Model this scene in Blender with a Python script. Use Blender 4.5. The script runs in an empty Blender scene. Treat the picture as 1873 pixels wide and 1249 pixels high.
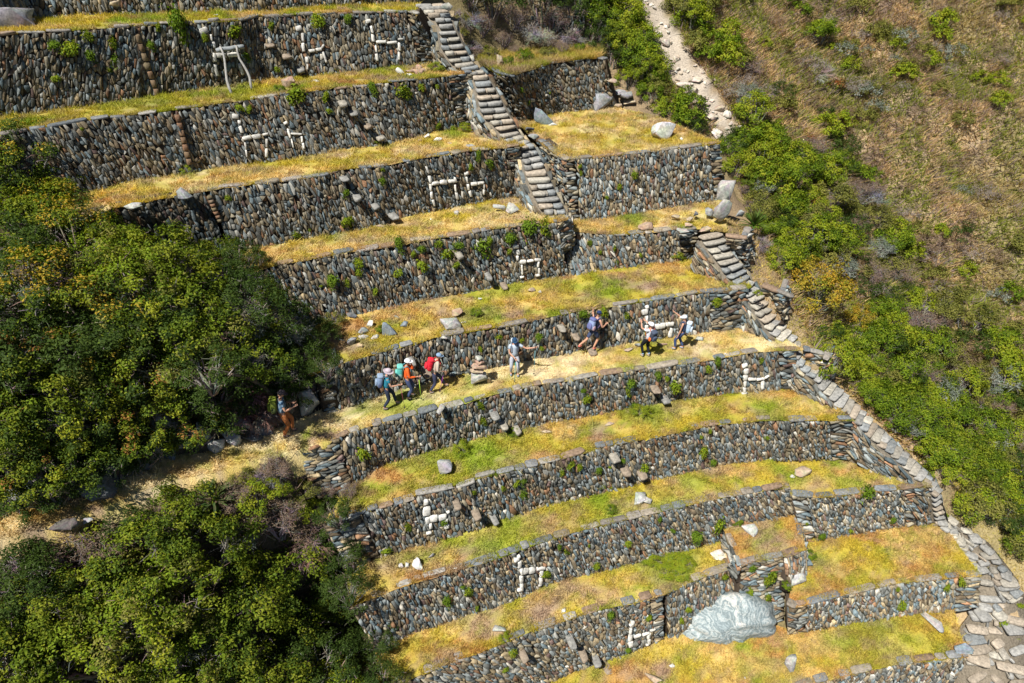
import bpy, bmesh, math, random, time
import numpy as np
from mathutils import Vector, Matrix
_t0 = time.time()
R = math.radians
rnd = random.Random(7)
npr = np.random.default_rng(11)

# ------------------------------------------------------------------ camera, sky, sun, exposure
scene = bpy.context.scene
H = 16.5                      # camera height above the hikers' terrace
PITCH = R(36)
cam_d = bpy.data.cameras.new('camera'); cam = bpy.data.objects.new('camera', cam_d)
scene.collection.objects.link(cam); scene.camera = cam
cam_d.sensor_width = 36; cam_d.lens = 36 * 1249 / 1873.0
cam_d.clip_start = 0.1; cam_d.clip_end = 1000
cam.location = (0, 0, H); cam.rotation_euler = (R(90) - PITCH, 0, 0)

SUN_EL = R(57); SUN_DIR = Vector((-0.64, -0.77, 0)).normalized() * math.cos(SUN_EL) + Vector((0, 0, math.sin(SUN_EL)))
world = bpy.data.worlds.new('World'); scene.world = world; world.use_nodes = True
wn = world.node_tree; bg = wn.nodes['Background']
sky = wn.nodes.new('ShaderNodeTexSky'); sky.sky_type = 'NISHITA'; sky.sun_disc = False
sky.sun_elevation = SUN_EL; sky.sun_rotation = math.atan2(SUN_DIR.x, SUN_DIR.y)
sky.altitude = 2800
wn.links.new(sky.outputs[0], bg.inputs[0]); bg.inputs[1].default_value = 0.05
sl = bpy.data.lights.new('sun', 'SUN'); sl.energy = 5.0; sl.angle = R(0.5); sl.color = (1.0, 0.955, 0.87)
so = bpy.data.objects.new('sun', sl); scene.collection.objects.link(so)
so.rotation_euler = SUN_DIR.to_track_quat('Z', 'Y').to_euler(); so.location = (-20, -20, 40)
vs = scene.view_settings; vs.view_transform = 'Standard'; vs.look = 'None'; vs.exposure = 0.48; vs.gamma = 1

# ------------------------------------------------------------------ helpers
COL = scene.collection
def tag(o, label=None, cat=None, group=None, kind=None):
    if label: o['label'] = label
    if cat: o['category'] = cat
    if group: o['group'] = group
    if kind: o['kind'] = kind
    return o
def empty(name, loc, label=None, cat=None, group=None, rz=0):
    o = bpy.data.objects.new(name, None); COL.objects.link(o); o.location = loc; o.rotation_euler = (0, 0, rz)
    o.empty_display_size = 0.2
    return tag(o, label, cat, group)
_iden = Matrix.Identity(4)
def link(name, me, parent=None, world_verts=True):
    """link a mesh; when its vertices are in world space and it has a parent, keep it in place"""
    o = bpy.data.objects.new(name, me); COL.objects.link(o)
    if parent is not None:
        o.parent = parent
        if world_verts:
            m = Matrix.Translation(parent.location) @ parent.rotation_euler.to_matrix().to_4x4()
            o.matrix_parent_inverse = m.inverted()
    return o
def mesh_np(name, V, loops, starts, mat, C=None, smooth=False, mats=None):
    me = bpy.data.meshes.new(name)
    V = np.asarray(V, dtype=np.float32); loops = np.asarray(loops, dtype=np.int32); starts = np.asarray(starts, dtype=np.int32)
    me.vertices.add(len(V)); me.vertices.foreach_set('co', V.ravel())
    me.loops.add(len(loops)); me.loops.foreach_set('vertex_index', loops)
    me.polygons.add(len(starts)); me.polygons.foreach_set('loop_start', starts)
    if smooth: me.polygons.foreach_set('use_smooth', np.ones(len(starts), dtype=bool))
    if C is not None:
        a = me.attributes.new('col', 'FLOAT_COLOR', 'POINT')
        C = np.asarray(C, dtype=np.float32)
        C4 = np.ones((len(V), 4), dtype=np.float32); C4[:, :3] = C
        a.data.foreach_set('color', C4.ravel())
    me.materials.append(mat)
    me.update(calc_edges=True); me.validate()
    return me
class MB:
    def __init__(s): s.v = []; s.l = []; s.st = []; s.c = []
    def add(s, verts, faces, col):
        b = len(s.v); s.v.extend([tuple(p) for p in verts])
        s.c.extend([col] * len(verts))
        for f in faces:
            s.st.append(len(s.l)); s.l.extend([b + i for i in f])
    def mesh(s, name, mat, smooth=False): return mesh_np(name, s.v, s.l, s.st, mat, s.c, smooth)
    def build(s, name, mat, parent=None, smooth=False): return link(name, s.mesh(name, mat, smooth), parent)

def vn(x, y, seed=0):
    """value noise, numpy, 0..1"""
    x = np.asarray(x, dtype=float); y = np.asarray(y, dtype=float)
    xi = np.floor(x).astype(np.int64); yi = np.floor(y).astype(np.int64)
    fx = x - xi; fy = y - yi; fx = fx * fx * (3 - 2 * fx); fy = fy * fy * (3 - 2 * fy)
    def h(a, b):
        n = (a * 374761393 + b * 668265263 + seed * 1442695041) & 0x7fffffff
        n = ((n ^ (n >> 13)) * 1274126177) & 0x7fffffff
        return ((n ^ (n >> 16)) & 0xffff) / 65535.0
    a = h(xi, yi); b = h(xi + 1, yi); c = h(xi, yi + 1); d = h(xi + 1, yi + 1)
    return (a * (1 - fx) + b * fx) * (1 - fy) + (c * (1 - fx) + d * fx) * fy
def fbm(x, y, seed=0, o=4):
    s = 0; a = .5; t = 0
    for i in range(o):
        s = s + a * vn(np.asarray(x) * 2 ** i, np.asarray(y) * 2 ** i, seed + i * 17); t += a; a *= .55
    return s / t

# the camera model: a pixel of the photograph to a point on a terrace's plane z = a + b*x
F_, CX, CY = 1249.0, 936.5, 624.5
_c, _s = math.cos(PITCH), math.sin(PITCH)
def ray(u, v):
    x = (u - CX) / F_; d = (v - CY) / F_
    return Vector((x, _c - d * _s, -_s - d * _c))
def at(u, v, pl):
    a, b = (pl, 0) if not isinstance(pl, tuple) else pl
    r = ray(u, v); t = (a - H) / (r.z - b * r.x)
    return Vector((r.x * t, r.y * t, H + r.z * t))
def atD(u, v, D):
    r = ray(u, v).normalized() * D
    return Vector((r.x, r.y, H + r.z))

# ------------------------------------------------------------------ materials
def nt(name):
    m = bpy.data.materials.new(name); m.use_nodes = True; t = m.node_tree
    return m, t, t.nodes['Principled BSDF']
def N(t, kind, **kw):
    n = t.nodes.new(kind)
    for k, v in kw.items():
        if k in n.inputs.keys(): n.inputs[k].default_value = v
        else: setattr(n, k, v)
    return n
def mixc(t, fac, a, b, mode='MIX'):
    n = t.nodes.new('ShaderNodeMix'); n.data_type = 'RGBA'; n.blend_type = mode
    for s, val in ((n.inputs[0], fac), (n.inputs[6], a), (n.inputs[7], b)):
        if hasattr(val, 'links') or isinstance(val, bpy.types.NodeSocket): t.links.new(val, s)
        elif isinstance(val, tuple): s.default_value = (*val, 1) if len(val) == 3 else val
        else: s.default_value = val
    return n.outputs[2]
def ramp(t, src, stops):
    n = t.nodes.new('ShaderNodeValToRGB'); cr = n.color_ramp
    while len(cr.elements) < len(stops): cr.elements.new(0.5)
    for e, (p, c) in zip(cr.elements, stops): e.position = p; e.color = (*c, 1) if len(c) == 3 else c
    t.links.new(src, n.inputs[0]); return n.outputs[0]
def stone_mat(name, lichen=0.25, bump=0.5):
    m, t, p = nt(name); L = t.links
    a = N(t, 'ShaderNodeAttribute', attribute_name='col')
    g = N(t, 'ShaderNodeNewGeometry')
    n1 = N(t, 'ShaderNodeTexNoise', Scale=9.0, Detail=6.0, Roughness=0.65); L.new(g.outputs['Position'], n1.inputs['Vector'])
    n2 = N(t, 'ShaderNodeTexNoise', Scale=3.3, Detail=5.0, Roughness=0.7); L.new(g.outputs['Position'], n2.inputs['Vector'])
    v1 = ramp(t, n1.outputs[0], [(0.3, (0.55, 0.55, 0.55)), (0.7, (1.45, 1.42, 1.38))])
    c = mixc(t, 1.0, a.outputs['Color'], v1, 'MULTIPLY')
    lm = ramp(t, n2.outputs[0], [(0.56, (0, 0, 0)), (0.66, (1, 1, 1))])
    k = N(t, 'ShaderNodeMath', operation='MULTIPLY'); L.new(lm, k.inputs[0]); k.inputs[1].default_value = lichen
    c = mixc(t, k.outputs[0], c, (0.42, 0.40, 0.33))
    L.new(c, p.inputs['Base Color']); p.inputs['Roughness'].default_value = 0.85
    p.inputs['Specular IOR Level'].default_value = 0.12
    b = N(t, 'ShaderNodeBump', Strength=bump, Distance=0.03)
    n3 = N(t, 'ShaderNodeTexNoise', Scale=28.0, Detail=5.0, Roughness=0.7); L.new(g.outputs['Position'], n3.inputs['Vector'])
    L.new(n3.outputs[0], b.inputs['Height']); L.new(b.outputs[0], p.inputs['Normal'])
    return m
def attr_mat(name, rough=0.9, noise=9.0, lo=0.75, hi=1.25, bump=0.0, trans=0.0, spec=0.2):
    m, t, p = nt(name); L = t.links
    a = N(t, 'ShaderNodeAttribute', attribute_name='col')
    c = a.outputs['Color']
    if noise:
        g = N(t, 'ShaderNodeNewGeometry')
        n1 = N(t, 'ShaderNodeTexNoise', Scale=noise, Detail=4.0); L.new(g.outputs['Position'], n1.inputs['Vector'])
        v1 = ramp(t, n1.outputs[0], [(0.3, (lo,) * 3), (0.7, (hi,) * 3)])
        c = mixc(t, 1.0, c, v1, 'MULTIPLY')
        if bump:
            b = N(t, 'ShaderNodeBump', Strength=bump, Distance=0.04); L.new(n1.outputs[0], b.inputs['Height']); L.new(b.outputs[0], p.inputs['Normal'])
    L.new(c, p.inputs['Base Color']); p.inputs['Roughness'].default_value = rough
    p.inputs['Specular IOR Level'].default_value = spec
    if trans:
        tr = N(t, 'ShaderNodeBsdfTranslucent'); hs = N(t, 'ShaderNodeHueSaturation', Saturation=1.15, Value=1.2)
        L.new(c, hs.inputs['Color']); L.new(hs.outputs[0], tr.inputs[0])
        mx = N(t, 'ShaderNodeMixShader'); mx.inputs[0].default_value = trans
        L.new(p.outputs[0], mx.inputs[1]); L.new(tr.outputs[0], mx.inputs[2])
        L.new(mx.outputs[0], t.nodes['Material Output'].inputs[0])
    return m
M_stone = stone_mat('wall_stone', 0.22, 0.55)
M_cope = stone_mat('coping_stone', 0.3, 0.6)
M_white = stone_mat('white_quartz', 0.0, 0.35)
M_rock = stone_mat('loose_rock', 0.2, 0.7)
M_leaf = attr_mat('leaf', rough=0.62, noise=0, trans=0.28, spec=0.12)
M_wood = attr_mat('branch_wood', noise=12.0)
M_blade = attr_mat('grass_blade', rough=0.8, noise=0, trans=0.3, spec=0.1)
M_soil = attr_mat('soil', noise=14.0, lo=0.7, hi=1.3, bump=0.8)
M_turf = attr_mat('turf', noise=22.0, lo=0.7, hi=1.28, bump=0.9)
M_cloth = attr_mat('cloth', rough=0.85, noise=30.0, lo=0.88, hi=1.1, bump=0.2)
M_skin = attr_mat('skin', rough=0.55, noise=0, spec=0.35)
M_dark = attr_mat('wall_core', noise=6.0)

# a marble outcrop: pale blue-green stone banded with white
def marble_mat():
    m, t, p = nt('marble'); L = t.links
    g = N(t, 'ShaderNodeNewGeometry')
    n0 = N(t, 'ShaderNodeTexNoise', Scale=0.55, Detail=3.0); L.new(g.outputs['Position'], n0.inputs['Vector'])
    va = N(t, 'ShaderNodeVectorMath', operation='MULTIPLY_ADD'); L.new(n0.outputs['Color'], va.inputs[0]); va.inputs[1].default_value = (4.2, 4.2, 4.2); L.new(g.outputs['Position'], va.inputs[2])
    w = N(t, 'ShaderNodeTexWave', Scale=0.8, Distortion=16.0, Detail=6.0); w.inputs['Detail Scale'].default_value = 1.6; w.inputs['Detail Roughness'].default_value = 0.65
    L.new(va.outputs[0], w.inputs['Vector'])
    c = ramp(t, w.outputs[0], [(0.0, (0.20, 0.25, 0.27)), (0.3, (0.29, 0.355, 0.375)), (0.6, (0.33, 0.40, 0.42)), (0.85, (0.37, 0.44, 0.45)), (1.0, (0.50, 0.53, 0.53))])
    n2 = N(t, 'ShaderNodeTexNoise', Scale=0.7, Detail=5.0, Roughness=0.7); L.new(va.outputs[0], n2.inputs['Vector'])
    wm = ramp(t, n2.outputs[0], [(0.60, (0, 0, 0)), (0.66, (1, 1, 1))])
    c = mixc(t, wm, c, (0.66, 0.64, 0.60))
    dm = ramp(t, n2.outputs[0], [(0.27, (1, 1, 1)), (0.33, (0, 0, 0))])
    c = mixc(t, dm, c, (0.13, 0.16, 0.19))
    n4 = N(t, 'ShaderNodeTexNoise', Scale=16.0, Detail=6.0, Roughness=0.7); L.new(g.outputs['Position'], n4.inputs['Vector'])
    c = mixc(t, 1.0, c, ramp(t, n4.outputs[0], [(0.35, (0.8,) * 3), (0.65, (1.15,) * 3)]), 'MULTIPLY')
    L.new(c, p.inputs['Base Color']); p.inputs['Roughness'].default_value = 0.6
    b = N(t, 'ShaderNodeBump', Strength=0.25, Distance=0.06); L.new(w.outputs[0], b.inputs['Height'])
    b2 = N(t, 'ShaderNodeBump', Strength=0.8, Distance=0.06); L.new(n4.outputs[0], b2.inputs['Height']); L.new(b.outputs[0], b2.inputs['Normal'])
    L.new(b2.outputs[0], p.inputs['Normal'])
    return m
M_marble = marble_mat()

# ------------------------------------------------------------------ terraces: levels and outlines read off the photograph
PL = dict(T0=(10.6, -.038), T1=8.7, T2=6.45, T3=4.17, T3b=3.15, T2b=5.75, T1b=8.1, T4=1.73, T5=0.0, T6=-1.76, T7=-3.85, T7b=-4.02,
          T8=-6.13, T8b=-6.35, T9=(-9.22, 0.09), PLT=-5.4)
W0B = [(-120, 66), (0, 52), (60, 32), (200, 27), (330, 22), (480, 20), (620, 11), (770, 4)]
W1T = [(-120, 72), (0, 65), (50, 60), (125, 57), (240, 48), (340, 42), (440, 38), (470, 31), (570, 26), (640, 24), (750, 22), (762, 30)]
W1B = [(-110, 226), (0, 212), (60, 205), (140, 195), (240, 182), (330, 167), (420, 155), (520, 143), (640, 132), (720, 123), (812, 113)]
W2T = [(-60, 262), (45, 238), (120, 227), (179, 217), (293, 205), (344, 198), (413, 188), (482, 177), (568, 169), (640, 159), (716, 151), (789, 143), (862, 134)]
W2B = [(20, 372), (138, 355), (193, 344), (241, 330), (324, 317), (413, 305), (516, 293), (585, 281), (620, 274), (706, 265), (792, 243), (882, 227)]
W3T = [(379, 349), (447, 339), (516, 332), (585, 322), (620, 311), (706, 303), (792, 287), (861, 277), (916, 272), (950, 268)]
W3B = [(423, 456), (482, 450), (551, 439), (620, 427), (706, 410), (730, 399), (809, 385), (895, 367), (975, 357)]
W4T = [(455, 505), (465, 499), (500, 487), (560, 476), (640, 460), (705, 453), (784, 439), (835, 431), (870, 425), (939, 415), (973, 412), (1018, 407)]
W4B = [(505, 612), (592, 590), (636, 579), (691, 565), (767, 551), (853, 536), (904, 525), (973, 513), (1040, 504)]
W4bT = [(1008, 421), (1111, 429), (1150, 428), (1200, 425), (1238, 420), (1275, 419)]
W4bB = [(1034, 505), (1111, 493), (1200, 481), (1248, 477), (1272, 468)]
W5T = [(584, 680), (615, 668), (646, 658), (711, 642), (801, 617), (870, 606), (939, 596), (1008, 579), (1076, 567), (1180, 552), (1265, 539), (1341, 531), (1368, 527)]
W5B = [(593, 758), (643, 741), (732, 713), (822, 689), (904, 672), (990, 654), (1076, 639), (1186, 621), (1272, 611), (1374, 598)]
W6T = [(545, 824), (575, 812), (606, 806), (656, 785), (732, 765), (801, 749), (849, 739), (904, 723), (973, 706), (1042, 696), (1111, 684), (1203, 672), (1307, 658), (1386, 644), (1458, 641)]
W6B = [(572, 908), (600, 903), (632, 896), (700, 852), (801, 823), (846, 809), (904, 796), (990, 778), (1076, 761), (1159, 744), (1238, 732), (1341, 720), (1464, 712)]
W7T = [(590, 956), (629, 945), (673, 933), (732, 916), (794, 897), (852, 885), (879, 874), (938, 861), (1007, 844), (1075, 827), (1100, 818), (1238, 792), (1307, 778), (1393, 770), (1479, 770), (1560, 770)]
W7B = [(630, 1034), (673, 1019), (766, 992), (835, 975), (903, 954), (989, 926), (1075, 909), (1199, 878), (1319, 850), (1412, 841), (1480, 838), (1562, 834)]
W8T = [(640, 1110), (704, 1086), (766, 1064), (869, 1036), (938, 1012), (1007, 988), (1075, 968), (1199, 938), (1278, 920), (1336, 908), (1422, 894), (1446, 893)]
W8B = [(686, 1190), (766, 1153), (835, 1129), (938, 1098), (1007, 1067), (1075, 1050), (1199, 1023), (1326, 990), (1400, 975), (1470, 962)]
W8bT = [(1448, 906), (1494, 912), (1576, 902), (1704, 890)]
W8bB = [(1468, 990), (1525, 983), (1611, 968), (1702, 957)]
W9T = [(690, 1270), (745, 1246), (800, 1222), (903, 1184), (972, 1155), (1024, 1139), (1085, 1119), (1155, 1104), (1213, 1089)]
W9B = [(860, 1330), (950, 1275), (1051, 1229), (1127, 1204), (1215, 1170)]
W9cT = [(1219, 1081), (1260, 1066), (1295, 1053), (1340, 1038)]
W9cB = [(1221, 1166), (1262, 1152), (1300, 1140), (1350, 1125)]
W9bT = [(1440, 1106), (1453, 1112), (1542, 1088), (1645, 1067), (1783, 1054), (1796, 1054)]
W9bB = [(1440, 1162), (1508, 1150), (1576, 1136), (1680, 1121), (1788, 1109)]
W10T = [(820, 1560), (1100, 1420), (1300, 1318), (1440, 1266), (1501, 1248), (1594, 1225), (1645, 1215), (1769, 1201)]
W3bT = [(1033, 294), (1102, 287), (1205, 275), (1260, 270), (1317, 262)]
W3bB = [(1042, 404), (1102, 399), (1171, 389), (1255, 375), (1326, 364)]
W3cT = [(984, 258), (1006, 275), (1033, 294)]
W3cB = [(1008, 362), (1022, 380), (1042, 404)]
W2bT = [(884, 118), (912, 138), (932, 140), (964, 131), (1009, 116), (1050, 111), (1092, 106), (1106, 112)]
W2bB = [(925, 206), (945, 222), (958, 224), (981, 216), (1030, 207), (1075, 202), (1100, 198), (1124, 197)]

def P3(px, pl): return [at(u, v, pl) for u, v in px]
def resample(pts, n, step=None):
    pts = [Vector(p) for p in pts]
    d = [0]
    for a, b in zip(pts, pts[1:]): d.append(d[-1] + (b - a).length)
    L = d[-1]; out = []
    for i in range(n):
        s = L * i / (n - 1); k = 0
        while k < len(d) - 2 and d[k + 1] < s: k += 1
        f = (s - d[k]) / max(d[k + 1] - d[k], 1e-9)
        out.append(pts[k].lerp(pts[k + 1], min(max(f, 0), 1)))
    return out, L

# ---- ground colours (dry grass, moss green, bare soil)
TAN = np.array((0.53, 0.385, 0.135)); YEL = np.array((0.41, 0.325, 0.04)); GRN = np.array((0.21, 0.26, 0.02)); SOIL = np.array((0.31, 0.22, 0.155)); RUST = np.array((0.40, 0.22, 0.07))
PALE = np.array((0.64, 0.54, 0.33))
# per terrace: (tan, yellow, green, soil, rust, pale)
TURF = dict(T0=(.2, 1, .35, .1, .1, 0), T1=(.25, 1, .35, .25, .1, 0), T2=(1, .7, .1, .2, .1, .2), T3=(1, .7, .05, .15, .1, .2), T3b=(1, .3, .05, .3, .1, .2),
            T2b=(1, .5, .05, .15, .1, .2), T1b=(.4, .4, .5, .8, .2, 0), T4=(.6, .8, .25, .35, .35, 0), T5=(.9, .15, .08, .15, 0, 1.3), T6=(.4, .9, .35, .35, .4, 0),
            T7=(.4, .9, .35, .4, .5, 0), T7b=(.3, 1, .3, .2, .2, 0), T8=(.35, .7, .15, .8, .25, 0), T8b=(.3, 1.1, .1, .05, .6, 0), T9=(.5, 1.1, .15, .1, .35, 0), PLT=(.15, .35, .1, .5, .9, 0),
            PATH=(.7, .1, .05, .4, .0, 1.2), SIDE=(.5, .3, .3, .6, .3, 0))
PATCH = []     # (x, y, r, strength) green patches, filled per terrace below
def turf_col(x, y, key, seed=0):
    w = TURF[key]; x = np.asarray(x); y = np.asarray(y)
    tot = 0; out = 0
    for i, (wi, c) in enumerate(zip(w, (TAN, YEL, GRN, SOIL, RUST, PALE))):
        f = wi * np.clip(fbm(x * .9 + i * 31, y * 1.4 + i * 17, seed + i * 5, 5) - .33, 0.01, 1) ** 3.2
        tot = tot + f; out = out + f[..., None] * c
    out = out / tot[..., None]
    for (px, py, pr, st) in PATCH:
        d = np.hypot(x - px, y - py) + (fbm(x * 2, y * 2, 77) - .5) * pr * 1.4
        k = np.clip(1.3 - d / pr, 0, 1) * st
        out = out * (1 - k[..., None]) + np.array((0.19, 0.26, 0.02)) * k[..., None]
    sp = np.clip((fbm(x * 2.6, y * 2.6, seed + 61, 4) - .55) * 7, 0, 1) * .5          # thin spots where the purplish soil shows
    out = out * (1 - sp[..., None]) + np.array((.27, .185, .13)) * sp[..., None]
    sp = np.clip((fbm(x * 3.4 + 9, y * 3.4, seed + 71, 4) - .56) * 8, 0, 1) * .5
    out = out * (1 - sp[..., None]) + np.array((.27, .28, .035)) * sp[..., None]
    g = 0.72 + .55 * (fbm(x * 6, y * 6, seed + 91, 4))
    return out * g[..., None] * 1.22
for u, v, pl, r, s in [(250, 192, 'T1', 2.0, .5), (430, 170, 'T1', 1.4, .6), (700, 130, 'T1', .8, .6), (600, 430, 'T3', .8, .5), (870, 575, 'T4', .9, .8), (1130, 535, 'T4', .8, .8),
                       (1110, 520, 'T4', .6, .8), (650, 740, 'T5', .8, .5), (750, 750, 'T5', 1.3, .8), (860, 700, 'T5', .5, .8), (860, 830, 'T6', 1.5, .9), (940, 790, 'T6', .7, .8),
                       (1190, 745, 'T6', 1.0, .8), (1150, 755, 'T6', .6, .7), (1060, 915, 'T7', .9, .6), (930, 970, 'T7', 1.4, .7), (1260, 880, 'T7', .6, .7), (1220, 1030, 'T8', 1.3, 1),
                       (1450, 870, 'T7b', .5, .8), (830, 245, 'T2', .6, .8), (700, 262, 'T2', .5, .6), (1160, 400, 'T3b', .8, .8), (1490, 1020, 'T8b', .6, .7), (1240, 470, 'T4', .5, .8),
                       (890, 1060, 'T8', .5, .5), (1600, 1170, 'T9', 1.6, .5), (1690, 850, 'T7b', 1., .4), (1420, 860, 'T7b', .5, .7), (1160, 200, 'T2b', .3, .6), (330, 315, 'T2', .7, .7)]:
    q = at(u, v, PL[pl]); PATCH.append((q.x, q.y, r, s))

BLADES = {}
def sheet(name, key, back, front, plb, plf=None, back_in=0.3, kind='structure', bump=0.05, blades=900, rag=0.04, bh=1.0):
    """a terrace tread: ruled between its back edge (foot of the wall above) and its front edge (top of the wall below)"""
    plf = plb if plf is None else plf
    B = P3(back, plb); Fp = P3(front, plf)
    _, L = resample(Fp, 2); nx = max(8, int(L / 0.22))
    B, _ = resample(B, nx); Fp, _ = resample(Fp, nx)
    ny = 14; V = []
    for i in range(nx):
        d = (B[i] - Fp[i]); d.z = 0
        if d.length > 1e-3: d.normalize()
        b = B[i] + d * back_in
        for j in range(ny): V.append(Fp[i].lerp(b, j / (ny - 1)))
    V = np.array(V)
    V[:, 2] += (fbm(V[:, 0] * 1.1, V[:, 1] * 1.1, 5) - .5) * bump * 2.4 + (fbm(V[:, 0] * 4, V[:, 1] * 4, 9, 3) - .5) * bump
    col = turf_col(V[:, 0], V[:, 1], key)
    loops = []; st = []
    for i in range(nx - 1):
        for j in range(ny - 1):
            a = i * ny + j; st.append(len(loops)); loops += [a, a + ny, a + ny + 1, a + 1]
    me = mesh_np(name, V, loops, st, M_turf, col * .9, True)
    o = link(name, me); tag(o, kind=kind)
    # blades of dry grass over it
    if blades:
        area = sum((B[i] - Fp[i]).length for i in range(nx)) / nx * L
        n = int(area * blades)
        G = V.reshape(nx, ny, 3)
        nf = int(L * 260); n += nf
        fi = npr.random(n) * (nx - 1.001); fj = npr.random(n) * (ny - 1.3); fj[:nf] = npr.random(nf) ** 2 * 1.6
        i0 = fi.astype(int); j0 = fj.astype(int); a = (fi - i0)[:, None]; b = (fj - j0)[:, None]
        p = (G[i0, j0] * (1 - a) + G[i0 + 1, j0] * a) * (1 - b) + (G[i0, j0 + 1] * (1 - a) + G[i0 + 1, j0 + 1] * a) * b
        keep = fbm(p[:, 0] * 1.8, p[:, 1] * 1.8, 33, 3) > .3 + .12 * npr.random(n)
        p = p[keep]
        c = turf_col(p[:, 0], p[:, 1], key)
        BLADES.setdefault(key, []).append((p, c, bh))
    return o
def blade_mesh(name, P, C, h0=.05, h1=.13, w=.016, lean=.8):
    n = len(P); ang = npr.random(n) * 6.283
    h = h0 + (h1 - h0) * npr.random(n) ** 1.5
    dx = np.cos(ang); dy = np.sin(ang)
    la = npr.normal(0, lean, (n, 2)) * h[:, None]
    ww = w * (.6 + .8 * npr.random(n))
    V = np.zeros((n, 3, 3))
    V[:, 0] = P; V[:, 1] = P; V[:, 2] = P
    V[:, 0, 0] -= dx * ww; V[:, 0, 1] -= dy * ww; V[:, 1, 0] += dx * ww; V[:, 1, 1] += dy * ww
    V[:, :2, 2] -= .01
    V[:, 2, 2] += h; V[:, 2, 0] += la[:, 0]; V[:, 2, 1] += la[:, 1]
    cc = C * (.72 + .6 * npr.random(n))[:, None] 
    Cc = np.repeat(cc, 3, axis=0)
    loops = np.arange(n * 3); st = np.arange(n) * 3
    return mesh_np(name, V.reshape(-1, 3), loops, st, M_blade, Cc)

# ------------------------------------------------------------------ masonry
PAL = [((0.095, 0.10, 0.095), 5), ((0.15, 0.158, 0.15), 6), ((0.20, 0.228, 0.235), 5.5), ((0.26, 0.232, 0.17), 6), ((0.21, 0.175, 0.118), 6), ((0.15, 0.118, 0.08), 5.5),
       ((0.25, 0.145, 0.085), 2.4), ((0.33, 0.265, 0.165), 2.2), ((0.31, 0.31, 0.285), 3), ((0.44, 0.42, 0.37), 1.1), ((0.15, 0.105, 0.095), 1.2), ((0.125, 0.165, 0.185), 5)]
PW = [w for _, w in PAL]
def stone_col(bright=1.0):
    c = rnd.choices(PAL, PW)[0][0]; k = rnd.uniform(.58, 1.36) * bright
    return (c[0] * k, c[1] * k, c[2] * k)
def clip(poly, mx, my, dx, dy):
    out = []; n = len(poly)
    for i in range(n):
        x0, y0 = poly[i]; x1, y1 = poly[(i + 1) % n]
        a = (x0 - mx) * dx + (y0 - my) * dy; b = (x1 - mx) * dx + (y1 - my) * dy
        if a <= 0: out.append((x0, y0))
        if (a < 0 < b) or (b < 0 < a):
            f = a / (a - b); out.append((x0 + (x1 - x0) * f, y0 + (y1 - y0) * f))
    return out
def cells(s0, s1, h, dx, dy, jit=.5):
    """irregular polygons filling the rectangle s0..s1 x 0..h"""
    k = dx / dy; nx = max(1, round((s1 - s0) / dx)); ny = max(1, round(h / dy))
    ddx = (s1 - s0) / nx; ddy = h / ny
    S = {}
    for i in range(-2, nx + 2):
        for j in range(-2, ny + 2):
            if rnd.random() < .13: continue
            S[i, j] = (s0 + (i + .5 + .3 * (j & 1) - .15 + rnd.uniform(-jit, jit)) * ddx, (j + .5 + rnd.uniform(-jit, jit)) * ddy * k)
    out = []
    for i in range(nx):
        for j in range(ny):
            if (i, j) not in S: continue
            cx, cy = S[i, j]
            poly = [(s0, 0), (s1, 0), (s1, h * k), (s0, h * k)]
            for a in (-1, 0, 1, -2, 2):
                for b in (-1, 0, 1, -2, 2):
                    if (a or b) and (i + a, j + b) in S:
                        qx, qy = S[i + a, j + b]
                        poly = clip(poly, (cx + qx) / 2, (cy + qy) / 2, qx - cx, qy - cy)
                        if len(poly) < 3: break
                if len(poly) < 3: break
            if len(poly) < 3: continue
            poly = [(x, y / k) for x, y in poly]; q = rnd.random()
            if dx < dy and q < .30: # slender stones: split upright
                x = cx + rnd.uniform(-.2, .2) * dx * .5; s = rnd.uniform(-.25, .25)
                for sg in (1, -1):
                    c2 = clip(poly, x, cy / k, sg, sg * s)
                    if len(c2) >= 3: out.append(c2)
            elif dx < dy and q < .45: # shorter stones: split across
                y = cy / k + rnd.uniform(-.2, .2) * dy * .5; s = rnd.uniform(-.4, .4)
                for sg in (1, -1):
                    c2 = clip(poly, cx, y, sg * s, sg)
                    if len(c2) >= 3: out.append(c2)
            else: out.append(poly)
    return out
WALLS = {}
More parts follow.
